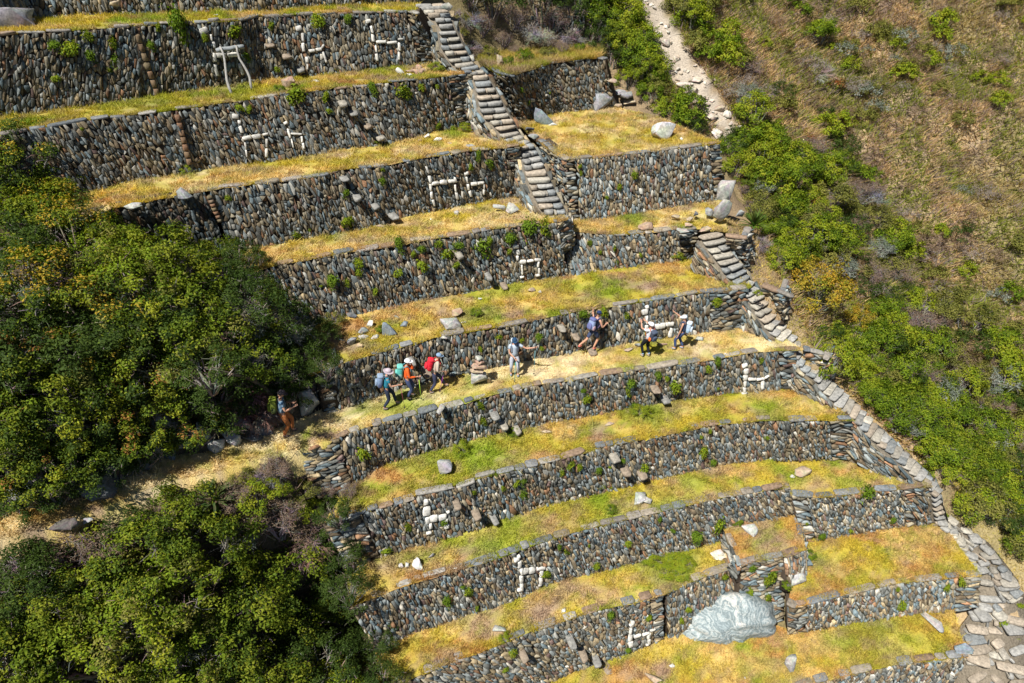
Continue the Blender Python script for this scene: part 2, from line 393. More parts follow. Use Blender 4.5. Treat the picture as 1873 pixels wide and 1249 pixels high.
def wall(key, top, plt, base, plb, label, zones=None, jogs=(), bright=1.0, height=None, dxy=(.105, .25), cope=True, cope_gap=.12, group='dry stone terrace walls', drop=None, grp=True, pts=None, name='terrace_wall', cd=.55):
    """a dry-stone retaining wall; its face runs from the base edge up to the top edge. zones: stretches of flat-coursed masonry; jogs: (pixel u, step out)"""
    if pts is not None: B, T = pts
    elif height is not None:
        B = P3(base, plb); T = []
        Bs, _ = resample(B, 40)
        for i, p in enumerate(Bs):
            t = (Bs[min(i + 1, 39)] - Bs[max(i - 1, 0)]).normalized()
            T.append(p + Vector((0, 0, height)) + Vector((-t.y, t.x, 0)) * height * .13)
    elif drop is not None:
        T = P3(top, plt); Ts, _ = resample(T, 40); B = []
        for i, p in enumerate(Ts):
            t = (Ts[min(i + 1, 39)] - Ts[max(i - 1, 0)]).normalized()
            B.append(p - Vector((0, 0, drop)) + Vector((t.y, -t.x, 0)) * drop * .13)
    else: B = P3(base, plb); T = P3(top, plt)
    NS = 160
    Bs, L = resample(B, NS); Ts, _ = resample(T, NS)
    # feet of the wall go a little below ground
    Ba = np.array(Bs); Ta = np.array(Ts)
    Ba = Ba + (Ba - Ta) * .06
    hm = float(np.mean(np.linalg.norm(Ta - Ba, axis=1)))
    # outward normals from the base line
    tg = np.gradient((Ba + Ta) / 2, axis=0)
    k = 9; ker = np.ones(k) / k
    tg = np.stack([np.convolve(np.pad(tg[:, c], k // 2, mode='edge'), ker, mode='valid') for c in range(3)], 1)
    tg /= np.linalg.norm(tg, axis=1)[:, None]
    up = Ta - Ba; up /= np.linalg.norm(up, axis=1)[:, None]
    nr = np.cross(tg, up); nr /= np.linalg.norm(nr, axis=1)[:, None]
    ss = np.linspace(0, L, NS)
    def bulge(s): return 0
    W = dict(B=Ba, T=Ta, N=nr, L=L, h=hm, ss=ss, jogs=[])
    seed_ = 41 + len(WALLS)
    def mp(s, v, d):
        s = np.asarray(s, float); v = np.asarray(v, float) / hm; d = np.asarray(d, float).copy()
        for js, jd in W['jogs']: d = d + np.where(s < js, jd, 0)
        out = np.zeros((len(s), 3))
        for c in range(3):
            b = np.interp(s, ss, Ba[:, c]); t = np.interp(s, ss, Ta[:, c]); n = np.interp(s, ss, nr[:, c])
            out[:, c] = b + (t - b) * v + n * d
        # gentle swelling of the old masonry
        w = (fbm(s * .35, v * 1.5, seed_, 3) - .5) * .14
        for c in range(3): out[:, c] += np.interp(s, ss, nr[:, c]) * w
        return out
    W['mp'] = mp; WALLS[key] = W
    for (ju, jv, jd) in jogs: W['jogs'].append((pick(W, ju, jv)[0], jd))
    root_loc = Vector(Ba[NS // 2]); 
    root = empty(name, root_loc, label, 'stone wall', group if grp else None); W['root'] = root
    # stones
    zs = zones or [(0, 1, 'v')]
    SV = []; cols = []; loops = []; st = []
    for (a, b, kind) in zs:
        dx, dy = dxy if kind == 'v' else (.40, .105)
        for poly in cells(a * L, b * L, hm, dx, dy, .52 if kind == 'v' else .4):
            if len(poly) > 5 and rnd.random() < .75: del poly[rnd.randrange(len(poly))]
            n = len(poly); cx = sum(p[0] for p in poly) / n; cy = sum(p[1] for p in poly) / n
            if rnd.random() < .012: continue
            area = abs(sum(poly[i][0] * poly[(i + 1) % n][1] - poly[(i + 1) % n][0] * poly[i][1] for i in range(n))) / 2
            if area < .0012: continue
            g = 1 - rnd.uniform(.004, .022) / max(math.sqrt(area), .05)
            d = rnd.uniform(.0, .055) if rnd.random() > .08 else rnd.uniform(.05, .11)
            tx = rnd.uniform(-.5, .5); ty = rnd.uniform(-.22, .22)
            base_i = len(SV); ci = rnd.uniform(.86, .97)
            for (f, dd, tl) in ((g, -.11, 0), (g, d - rnd.uniform(.006, .016), .9), (g * ci, d, 1)):
                for (x, y) in poly:
                    ex = cx + (x - cx) * f; ey = cy + (y - cy) * f
                    SV.append((ex, ey, dd + tl * ((ex - cx) * tx + (ey - cy) * ty)))
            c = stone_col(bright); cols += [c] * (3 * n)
            for r in range(2):
                for i in range(n):
                    j = (i + 1) % n; st.append(len(loops)); loops += [base_i + r * n + i, base_i + r * n + j, base_i + (r + 1) * n + j, base_i + (r + 1) * n + i]
            st.append(len(loops)); loops += [base_i + 2 * n + i for i in range(n)]

    SV = np.array(SV); V = mp(SV[:, 0], SV[:, 1], SV[:, 2])
    me = mesh_np('masonry', V, loops, st, M_stone, cols)
    link('masonry', me, root)
    # core behind the stones: earth and small fill, with ends closed
    m = 60; q = np.linspace(0, L, m); VV = []
    for (v, d) in ((-.1, -cd - .2), (-.1, -.075), (hm - .03, -.075), (hm - .03, -cd)):
        VV.append(mp(q, np.full(m, v), np.full(m, d)))
    VV = np.stack(VV, 1); nv = 4; lo = []; s2 = []
    for i in range(m - 1):
        for j in range(3):
            a = i * nv + j; s2.append(len(lo)); lo += [a, a + nv, a + nv + 1, a + 1]
    for e in (0, m - 1): s2.append(len(lo)); lo += [e * nv + j for j in range(4)]
    link('earth_core', mesh_np('earth_core', VV.reshape(-1, 3), lo, s2, M_dark, np.tile(np.array((.06, .045, .033) if cd > .21 else (.17, .15, .12)), (m * nv, 1))), root)
    if cope:
        mb = MB(); s = 0.0
        while s < L - .1:
            l = rnd.choice((rnd.uniform(.3, .6), rnd.uniform(.5, 1.0), rnd.uniform(.8, 1.5))); l = min(l, L - s + .05)
            if rnd.random() > cope_gap:
                c = mp([s + l / 2, s + l / 2 + .05], [hm + .0, hm], [-.13, -.13]); t = Vector(c[1] - c[0]).normalized()
                nn = Vector([np.interp(s + l / 2, ss, nr[:, k]) for k in range(3)]); nn.z = 0; nn.normalize()
                th = rnd.uniform(.05, .11)
                slab(mb, Vector(c[0]) + Vector((0, 0, th * .35 + rnd.uniform(-.02, .02))), t, nn, l * .97, rnd.uniform(.22, .36), th, cope_col())
            s += l
        if mb.v: mb.build("coping", M_cope, root)
    return root
def cope_col():
    c = rnd.choice(((.25, .23, .21), (.20, .21, .22), (.27, .24, .20), (.16, .18, .20), (.31, .30, .28), (.25, .18, .13)))
    k = rnd.uniform(.75, 1.2); return tuple(x * k for x in c)
def slab(mb, c, t, n, l, w, th, col, tilt=.06):
    """one flat irregular stone: centre c, long axis t, width axis n"""
    t = (t + Vector((0, 0, rnd.uniform(-tilt, tilt)))).normalized(); n = (n - t * n.dot(t)).normalized(); up = t.cross(n)
    if up.z < 0: up = -up
    m = 9; ring = []
    for i in range(m):
        a = 2 * math.pi * (i + rnd.uniform(-.25, .25)) / m; ca, sa = math.cos(a), math.sin(a)
        e = .36; x = abs(ca) ** e * (1 if ca > 0 else -1) * rnd.uniform(.88, 1.03); y = abs(sa) ** e * (1 if sa > 0 else -1) * rnd.uniform(.85, 1.05)
        ring.append((x * l / 2, y * w / 2))
    V = []
    for (f, z) in ((.93, -.5), (1, -.35), (1, .36), (.93, .5)):
        for (x, y) in ring: V.append(c + t * x * f + n * y * f + up * th * (z + rnd.uniform(-.05, .05)))
    Fc = []
    for r in range(3):
        for i in range(m): j = (i + 1) % m; Fc.append((r * m + i, r * m + j, (r + 1) * m + j, (r + 1) * m + i))
    Fc.append(tuple(3 * m + i for i in range(m))); Fc.append(tuple(reversed(range(m))))
    mb.add(V, Fc, col)
def project(p):
    """world point to a pixel of the photograph (used to find where on a wall a pixel lies)"""
    x, y, z = p[..., 0], p[..., 1], p[..., 2] - H
    f = y * _c - z * _s; u = y * _s + z * _c
    return CX + F_ * x / f, CY - F_ * u / f
def pick(W, u, v):
    """wall coordinates (s, height) seen at a pixel"""
    if 'grid' not in W:
        q = np.linspace(0, W['L'], 600); hh = np.linspace(0, W['h'], 50)
        S, V = np.meshgrid(q, hh); p = W['mp'](S.ravel(), V.ravel(), np.zeros(S.size))
        uu, vv = project(p); W['grid'] = (S.ravel(), V.ravel(), uu, vv)
    S, V, uu, vv = W['grid']; i = int(np.argmin((uu - u) ** 2 + (vv - v) ** 2)); return float(S[i]), float(V[i])
def wpt(key, u, v, d=0.0):
    W = WALLS[key]; s, h = pick(W, u, v); W.pop('x', None)
    p = Vector(W['mp']([s], [h], [d])[0]); n = Vector([float(np.interp(s, W['ss'], W['N'][:, k])) for k in range(3)])
    t = Vector(W['mp']([s + .05], [h], [d])[0]) - Vector(W['mp']([s - .05], [h], [d])[0]); up = n.cross(t.normalized()) * -1
    if up.z < 0: up = -up
    return p, n, t.normalized(), up.normalized()

# ------------------------------------------------------------------ hillside terrain (one height field under everything)
ctrl = []
def cp(p, dz=0): ctrl.append((p.x, p.y, p.z + dz))
for px, pl in ((W0B, 'T0'), (W1B, 'T1'), (W2B, 'T2'), (W3B, 'T3'), (W4B, 'T4'), (W4bB, 'T4'), (W5B, 'T5'), (W6B, 'T6'), (W7B, 'T7'), (W8B, 'T8'), (W8bB, 'T8b'), (W9B, 'T9'), (W9bB, 'T9'), (W3bB, 'T3b'), (W2bB, 'T2b')):
    q, _ = resample(P3(px, PL[pl]), 5)
    for p in q: cp(p, -.75)
PATHU = [(598, 752), (560, 772), (516, 785), (430, 806), (372, 837), (302, 842), (206, 889), (69, 937), (0, 947), (-140, 1000)]
PATHL = [(606, 803), (580, 806), (536, 820), (447, 841), (400, 858), (309, 875), (189, 923), (60, 965), (0, 981), (-140, 1040)]
def pathz(u): return 1.1 * (1 - min(max(u, -140), 600) / 600.0) if u < 600 else 0.0
INW = Vector((-.287, .958, 0))
for (u, v), (u2, v2) in list(zip(PATHU, PATHL))[1:]:
    z = pathz(u); p = at(u, v, z); q = at(u2, v2, z)
    cp(p, -.5); cp(q, -.5)
    if u > 530: continue
    a = p + INW * .9; ctrl.append((a.x, a.y, z + 1.9)); a = p + INW * 3.2; ctrl.append((a.x, a.y, z + 3.9))
    b = q - INW * 1.2; ctrl.append((b.x, b.y, z - 1.5)); b = q - INW * 4.5; ctrl.append((b.x, b.y, z - 6.0))
for u, v, z in [(590, 900, -2.6), (600, 980, -4.6), (630, 1080, -6.8), (660, 1200, -8.6), (600, 1249, -9.5), (150, 330, 6.0), (30, 290, 7.6), (-100, 300, 7.6), (250, 400, 4.6), (340, 450, 3.6), (430, 520, 2.4), (520, 640, 1.0)]:
    cp(at(u, v, z), -.2)
for u, v, z in [(1300, 385, 3.45), (1330, 395, 3.4), (1335, 425, 3.3), (1285, 400, 3.3), (1385, 475, 1.9), (1415, 505, 1.8), (1425, 525, 1.75), (1460, 598, .15), (1495, 620, .1), (1490, 640, .1), (1385, 430, 2.6), (1450, 520, 1.1), (1540, 640, -.9), (1620, 760, -2.8), (1730, 880, -4.5), (1335, 300, 4.6), (1340, 350, 3.0), (1180, 170, 6.3)]: cp(at(u, v, z), -.35)
for u, v, z in [(1735, 925, -5.6), (1790, 930, -5.9), (1860, 985, -6.8), (1730, 960, -6.45), (1800, 1060, -7.65), (1780, 1160, -8.8), (1820, 1249, -9.95), (1900, 1249, -9.95), (1873, 1100, -8.15), (1860, 1020, -7.2), (1760, 1249, -9.95)]: cp(at(u, v, z), -.1)
for u, v, D in [(1370, 270, 37.5), (1300, 150, 39), (1230, 60, 40.5), (1200, 0, 42), (1450, 480, 35.5), (1590, 680, 35.5), (1730, 860, 36.5), (1850, 950, 37.5), (1900, 900, 40), (1873, 600, 44), (1873, 300, 50),
                (1873, 0, 58), (1600, 0, 52), (1600, 300, 44.5), (1650, 600, 39.5), (1400, 0, 46.5), (1500, 250, 42), (1500, 100, 46), (1750, 450, 45), (1750, 150, 50), (1700, 750, 38.5), (2300, 300, 56), (2300, 800, 48), (2100, -200, 75),
                (1500, 400, 38), (1900, 1000, 37.5), (2200, 1100, 40)]: cp(atD(u, v, D))
# beyond the frame the mountain keeps rising behind and falling in front
for x, y, z in [(0, 44, 22), (-25, 44, 24), (-50, 40, 22), (12, 60, 24), (30, 75, 38), (60, 70, 36), (-40, 80, 60), (0, 90, 66), (60, 100, 66), (-60, 20, 4), (-40, 8, -8), (-20, 3, -14), (-10, 5, -12), (0, 6, -15), (10, 5, -16),
                (-30, -20, -34), (0, -20, -38), (30, -15, -36), (20, 8, -14), (32, 12, -14), (60, 15, -18), (60, -20, -40), (80, 40, 6), (-60, -20, -34), (4, 46, 20), (-8, 38, 16)]: ctrl.append((x, y, z))
CT = np.array(ctrl)
def _fit():
    X = CT[:, :2]; n = len(X); K = np.sqrt(((X[:, None] - X[None]) ** 2).sum(-1) + .01)
    A = np.zeros((n + 3, n + 3)); A[:n, :n] = K + np.eye(n) * -.02; A[:n, n] = 1; A[:n, n + 1:] = X; A[n, :n] = 1; A[n + 1:, :n] = X.T
    b = np.zeros(n + 3); b[:n] = CT[:, 2]; return np.linalg.solve(A, b)
WT = _fit()
def tz(x, y):
    x = np.atleast_1d(np.asarray(x, float)); y = np.atleast_1d(np.asarray(y, float)); out = np.zeros(len(x)); X = CT[:, :2]
    for i in range(0, len(x), 20000):
        xx = x[i:i + 20000]; yy = y[i:i + 20000]
        K = np.sqrt((xx[:, None] - X[None, :, 0]) ** 2 + (yy[:, None] - X[None, :, 1]) ** 2 + .01)
        out[i:i + 20000] = K @ WT[:-3] + WT[-3] + WT[-2] * xx + WT[-1] * yy
    return out
# grid of the fit for fast look-ups
GX = np.linspace(-62, 84, 366); GY = np.linspace(-22, 102, 311)
gx, gy = np.meshgrid(GX, GY); GZ = tz(gx.ravel(), gy.ravel()).reshape(gx.shape)
hill_w = np.clip((gx - 12.5 - .25 * np.maximum(0, 24 - gy)) / 6, 0, 1)
GZ = GZ + (fbm(gx * .35, gy * .35, 3, 4) - .5) * (.2 + 2.5 * hill_w) + (fbm(gx * 1.3, gy * 1.3, 8, 3) - .5) * (.15 + .35 * hill_w)
def ground(x, y):
    x = np.atleast_1d(np.asarray(x, float)); y = np.atleast_1d(np.asarray(y, float))
    fx = np.clip((x - GX[0]) / (GX[1] - GX[0]), 0, len(GX) - 1.001); fy = np.clip((y - GY[0]) / (GY[1] - GY[0]), 0, len(GY) - 1.001)
    i = fx.astype(int); j = fy.astype(int); a = fx - i; b = fy - j
    return (GZ[j, i] * (1 - a) + GZ[j, i + 1] * a) * (1 - b) + (GZ[j + 1, i] * (1 - a) + GZ[j + 1, i + 1] * a) * b
def hit(u, v, lift=0.0, t0=12, t1=110):
    r = ray(u, v).normalized(); t = np.linspace(t0, t1, 1400)
    z = ground(r.x * t, r.y * t) + lift; k = np.nonzero(H + r.z * t < z)[0]
    t = t[k[0]] if len(k) else t1
    return Vector((r.x * t, r.y * t, H + r.z * t))
def hill_col(x, y):
    a = fbm(x * .5, y * .5, 51, 5); b = fbm(x * 1.7, y * 1.7, 52, 4); c = fbm(x * .22, y * .22, 53, 3)
    out = np.array((.36, .26, .155)) * (1 - a[:, None]) + np.array((.44, .33, .19)) * a[:, None]
    k = np.clip((b - .5) * 5, 0, 1)[:, None]; out = out * (1 - k) + np.array((.21, .155, .12)) * k
    k = np.clip((c - .5) * 6, 0, 1)[:, None] * .55; out = out * (1 - k) + np.array((.22, .20, .07)) * k
    return out
def build_terrain():
    V = np.stack([gx.ravel(), gy.ravel(), GZ.ravel()], 1); ny, nx = gx.shape
    idx = np.arange(nx * ny).reshape(ny, nx)
    q = np.stack([idx[:-1, :-1], idx[:-1, 1:], idx[1:, 1:], idx[1:, :-1]], -1).reshape(-1, 4)
    col = hill_col(V[:, 0], V[:, 1])
    w = np.clip((14 - V[:, 0]) / 4, 0, 1)[:, None]          # under the terraces and the shrubs: dark humus and soil, further left with painted shade
    left = np.clip((-4 - V[:, 0]) / 3, 0, 1)[:, None]  # left slope and cliff: shade of the thicket put into the ground colour
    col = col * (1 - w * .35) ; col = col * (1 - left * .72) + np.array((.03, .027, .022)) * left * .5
    # the pale landslip scar that runs down the gully
    sc = SCAR
    for (ax, ay), (bx, by), rr in sc:
        dx, dy = bx - ax, by - ay; tt = np.clip(((V[:, 0] - ax) * dx + (V[:, 1] - ay) * dy) / (dx * dx + dy * dy), 0, 1)
        d = np.hypot(V[:, 0] - ax - dx * tt, V[:, 1] - ay - dy * tt) + (fbm(V[:, 0] * 1.5, V[:, 1] * 1.5, 66) - .5) * 1.9
        k = np.clip((rr - d) / .35, 0, 1)[:, None]
        col = col * (1 - k) + np.array((.50, .43, .35)) * (.45 + .8 * fbm(V[:, 0] * 3, V[:, 1] * 3, 4))[:, None] * k
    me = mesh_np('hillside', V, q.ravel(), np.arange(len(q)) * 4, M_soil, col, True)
    tag(link('hillside', me), kind='structure')
SCARPX = [(1185, -20, .95), (1210, 60, .95), (1236, 110, .9), (1270, 160, .7), (1304, 200, .55), (1348, 262, .35)]
SCAR = []
_sp = [hit(u, v) for u, v, _ in SCARPX]
for i in range(len(_sp) - 1): SCAR.append(((_sp[i].x, _sp[i].y), (_sp[i + 1].x, _sp[i + 1].y), SCARPX[i][2]))
build_terrain()
print('terrain', round(time.time() - _t0, 1))

# ------------------------------------------------------------------ terraces
sheet('terrace_ground', 'T0', W0B, W1T, PL['T0'])
sheet('terrace_ground', 'T1', W1B, W2T[:-1] + [(870, 132)], PL['T1'])
sheet('terrace_ground', 'T2', W2B + [(905, 238)], [(140, 400), (250, 372), (330, 358)] + W3T + [(958, 268)], PL['T2'])
sheet('terrace_ground', 'T3', W3B + [(1000, 372)], [(425, 506)] + W4T[1:] + [(1040, 402)], PL['T3'])
sheet('terrace_ground', 'T3b', W3bB, W4bT + [(1330, 424)], PL['T3b'])
sheet('terrace_ground', 'T2b', W2bB + [(1200, 215), (1235, 232)], [(984, 258), (1033, 294)] + W3bT[1:], PL['T2b'])
sheet('terrace_ground', 'T1b', [(872, 91), (960, 88), (1067, 86), (1100, 92)], [(880, 116), (912, 138), (932, 140), (964, 131), (1009, 116), (1050, 111), (1098, 106)], PL['T1b'], bh=2.2)
sheet('terrace_ground', 'T4', W4B + W4bB[1:] + [(1300, 470)], [(570, 688)] + W5T[1:] + [(1376, 524)], PL['T4'])
sheet('terrace_ground', 'T5', W5B + [(1400, 596)], W6T + [(1470, 640)], PL['T5'], bh=.8)
sheet('terrace_ground', 'T6', W6B[2:] + [(1490, 716)], W7T + [(1566, 770)], PL['T6'])
sheet('terrace_ground', 'T7', [p for p in W7B if p[0] < 1413], W8T, PL['T7'])
sheet('terrace_ground', 'T7b', [(1413, 842), (1480, 838), (1562, 836), (1620, 850), (1688, 880)], W8bT, PL['T7b'])
sheet('terrace_ground', 'T8', [p for p in W8B if p[0] < 1400], W9T + W9cT[1:] + [(1352, 1036)], PL['T8'])
sheet('terrace_ground', 'T8b', W8bB + [(1722, 956)], W9bT, PL['T8b'])
sheet('terrace_ground', 'T9', [(860, 1330), (950, 1275), (1051, 1229), (1127, 1204), (1215, 1170), (1300, 1140), (1350, 1130), (1440, 1162), (1508, 1150), (1576, 1136), (1680, 1121), (1745, 1115)], W10T, PL['T9'])
sheet('terrace_ground', 'PLT', [(1326, 974), (1400, 958), (1462, 949)], [(1356, 1034), (1378, 1027), (1432, 1019), (1474, 1006)], PL['PLT'])
# the footpath that leaves the hikers' terrace to the left, rising a little
def path():
    n = 150
    U, _ = resample([at(u, v, pathz(u)) for u, v in PATHU], n); Lw, _ = resample([at(u, v, pathz(u)) for u, v in PATHL], n)
    V = []; ny = 8
    for i in range(n):
        a = Lw[i] - (U[i] - Lw[i]).normalized() * .15; b = U[i] + (U[i] - Lw[i]).normalized() * .25
        for j in range(ny):
            p = a.lerp(b, max(j - 1, 0) / (ny - 2)); p.z += .04 * math.sin(max(j - 1, 0) / (ny - 2) * math.pi)
            if j == 0: p = p + (Lw[i] - U[i]).normalized() * .3 * min(1, i / 20) - Vector((0, 0, 1.0 * min(1, i / 14)))
            V.append(p)
    V = np.array(V); V[:, 2] += (fbm(V[:, 0] * 2, V[:, 1] * 2, 5) - .5) * .14
    loops = []; st = []
    for i in range(n - 1):
        for j in range(ny - 1): a = i * ny + j; st.append(len(loops)); loops += [a, a + 1, a + ny + 1, a + ny]
    tag(link('footpath', mesh_np('footpath', V, loops, st, M_turf, turf_col(V[:, 0], V[:, 1], 'PATH') * .95, True)), kind='structure')
    m = 22000; G = V.reshape(n, ny, 3); i = npr.integers(0, n - 1, m); j = npr.integers(1, ny - 1, m); a = npr.random((m, 1)); b = npr.random((m, 1))
    p = (G[i, j] * (1 - a) + G[i + 1, j] * a) * (1 - b) + (G[i, j + 1] * (1 - a) + G[i + 1, j + 1] * a) * b
    BLADES.setdefault('PATH', []).append((p, turf_col(p[:, 0], p[:, 1], 'PATH'), .7))
path()
for key, lst in BLADES.items():
    P_ = np.concatenate([a for a, _, _ in lst]); C_ = np.concatenate([b for _, b, _ in lst]); bh = lst[0][2]
    q = npr.random(len(P_)) < (.004 if key not in ('T5', 'PATH') else .0015); cen = P_[q]; cc_ = C_[q]; m_ = 16; jit = npr.normal(0, .05, (len(cen) * m_, 3)); jit[:, 2] = 0
    tp = np.repeat(cen, m_, axis=0) + jit; tc = np.repeat(cc_ * (.8 + .6 * npr.random((len(cen), 1))), m_, axis=0); P2_, C2_ = tp, tc
    tag(link('grass', blade_mesh('grass', P_, C_, .04 * bh, .15 * bh, .016 if key not in ('T5', 'PATH') else .010)), 'short dry grass growing on a terrace' , 'grass', kind='stuff')
    tag(link('grass', blade_mesh('grass', P2_, C2_, .10, .26, .014, .7)), 'taller tufts of dry grass on a terrace', 'grass', kind='stuff')
print('turf', round(time.time() - _t0, 1))

hz = lambda a: [(0, 1 - a, 'v'), (1 - a, 1, 'h')]
wall('W0', None, None, W0B, PL['T0'], 'uppermost wall of rubble along the top edge of the photo, only its foot in view', height=2.4, cope=False)
wall('W1', W1T, PL['T0'], W1B, PL['T1'], 'highest full dry stone wall, with the pole frame leaning on it and three llama figures', zones=hz(.06), jogs=[(250, 75, .13)], bright=.85)
wall('W2', W2T, PL['T1'], W2B, PL['T2'], 'second full wall from the top, with two small white llama figures and four jutting steps', zones=hz(.06), jogs=[(320, 220, .13)], bright=.85)
wall('W3', W3T, PL['T2'], W3B, PL['T3'], 'third full wall from the top, left of the upper staircase foot, with two llama figures side by side', zones=hz(.05), bright=.9)
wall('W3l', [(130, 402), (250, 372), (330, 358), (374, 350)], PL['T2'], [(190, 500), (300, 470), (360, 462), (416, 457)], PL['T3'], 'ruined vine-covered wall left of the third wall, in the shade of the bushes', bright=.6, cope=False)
wall('W4', W4T, PL['T3'], W4B, PL['T4'], 'fourth wall from the top, tufted with green plants, one llama figure near its right end', zones=[(0, 1, 'v')])
wall('W4b', W4bT, PL['T3b'], W4bB, PL['T4'], 'lower stretch of wall ending at the top of the long right staircase, round bush at its foot', zones=hz(.13), bright=1.05)
wall('W5', W5T, PL['T4'], W5B, PL['T5'], 'long wall behind the hikers, which one hiker climbs', zones=[(0, .03, 'h'), (.03, .9, 'v'), (.9, 1, 'h')], bright=1.0, cope_gap=.2)
wall('W6', W6T, PL['T5'], W6B, PL['T6'], 'wall right below the hikers, llama figure near its right end', zones=[(0, .07, 'h'), (.07, .96, 'v'), (.96, 1, 'h')], bright=1.05)
wall('W7', W7T, PL['T6'], W7B, PL['T7'], 'second wall below the hikers, thick white llama figure near its left end', zones=[(0, .06, 'h'), (.06, .955, 'v'), (.955, 1, 'h')], jogs=[(862, 900, .12)], bright=1.1)
wall('W8', W8T, PL['T7'], W8B, PL['T8'], 'third wall below the hikers, clear white llama figure at its middle', bright=1.15)
wall('W8b', W8bT, PL['T7b'], W8bB, PL['T8b'], 'short wall right of the small raised platform, above the widest grass terrace', zones=[(0, .1, 'h'), (.1, .8, 'v'), (.8, 1, 'h')], bright=1.35)
wall('W9', W9T, PL['T8'], W9B, PL['T9'], 'lowest left wall, reaching the bottom edge of the photo, ending at a black vertical joint', zones=hz(.05), bright=1.15)
wall('W9c', W9cT, PL['T8'], W9cB, PL['T9'], 'wall stretch set back right of the black joint, behind the marble outcrop', bright=1.2)
wall('W9b', W9bT, PL['T8b'], W9bB, PL['T9'], 'low wall in front of the widest grass terrace at the lower right', zones=[(0, .1, 'h'), (.1, .88, 'v'), (.88, 1, 'h')], bright=1.4)
wall('W10', W10T, PL['T9'], None, None, 'wall top just entering the photo along its bottom edge at the right', drop=2.2, bright=1.35)
wall('W3b', W3bT, PL['T2b'], W3bB, PL['T3b'], 'straight wall in front of the square grass platform at the upper right', zones=[(0, .06, 'h'), (.06, .93, 'v'), (.93, 1, 'h')], bright=1.2)
wall('W3c', W3cT, PL['T2b'], W3cB, PL['T3b'], 'short flat-coursed side wall beside the upper staircase under the square platform', zones=[(0, 1, 'h')], bright=1.2)
wall('W2b', W2bT, PL['T1b'], W2bB, PL['T2b'], 'curved hollow wall behind the square grass platform, rough boulders at its foot', cd=.25, dxy=(.12, .24), bright=.8)
wall('W1b', None, None, [(872, 91), (960, 88), (1067, 88)], PL['T1b'], 'overgrown dark wall under the brown thicket at the top of the photo', height=1.5, cope=False, bright=.75)
wall('PF', [(1356, 1034), (1378, 1027), (1432, 1019)], PL['PLT'], [(1350, 1140), (1380, 1135), (1436, 1128)], PL['T9'], 'front wall of the small raised platform, above the marble outcrop', zones=[(0, 1, 'h')], bright=1.2)
wall('PR', [(1436, 1018), (1474, 1006)], PL['PLT'], [(1440, 1075), (1477, 1052)], PL['T8b'], 'narrow set-back wall piece at the right of the small raised platform', bright=1.2)
wall('PE', [(1474, 1006), (1464, 949)], PL['PLT'], [(1480, 1040), (1470, 985)], PL['T8b'], 'end wall of the small raised platform facing the stairs', zones=[(0, 1, 'h')], bright=1.2)
wall('PW', [(1326, 974), (1356, 1034)], PL['PLT'], [(1318, 1005), (1345, 1060)], PL['T8'], 'left edge wall of the small raised platform, only a strip high', zones=[(0, 1, 'h')], bright=1.2)
wall('SA', [(1326, 436), (1362, 440), (1374, 418)], 3.3, [(1346, 474), (1368, 492), (1382, 462)], 1.9, 'small corner wall right of the head of the long staircase', zones=[(0, 1, 'h')], bright=1.2, cd=.25)
wall('SB', [(1393, 527), (1434, 541), (1442, 514)], 1.6, [(1402, 552), (1437, 586), (1448, 552)], .65, 'small corner wall beside the long staircase, level with the wall the hikers inspect', zones=[(0, 1, 'h')], bright=1.2, cd=.25)
wall('SC', [(1466, 643), (1517, 651), (1523, 630)], -.1, [(1480, 666), (1520, 694), (1530, 666)], -1.05, 'small corner wall beside the long staircase, just below the hikers terrace level', zones=[(0, 1, 'h')], bright=1.2, cd=.25)
def patch(px, pl, key='SIDE', blades=250):
    k = len(px) // 2
    sheet('terrace_ground', key, px[:k], px[k:][::-1], pl, back_in=.1, blades=400, bump=.08)
_T = P3([(1019, 408), (1030, 404), (1044, 398)], PL['T3']); wall('W4e', None, None, None, None, 'end face of the fourth wall, where it drops to the narrow strip', zones=[(0, 1, 'h')], pts=([p + Vector((.12, 0, -1.25)) for p in _T], _T), cd=.2, cope=False)
print('walls', round(time.time() - _t0, 1))
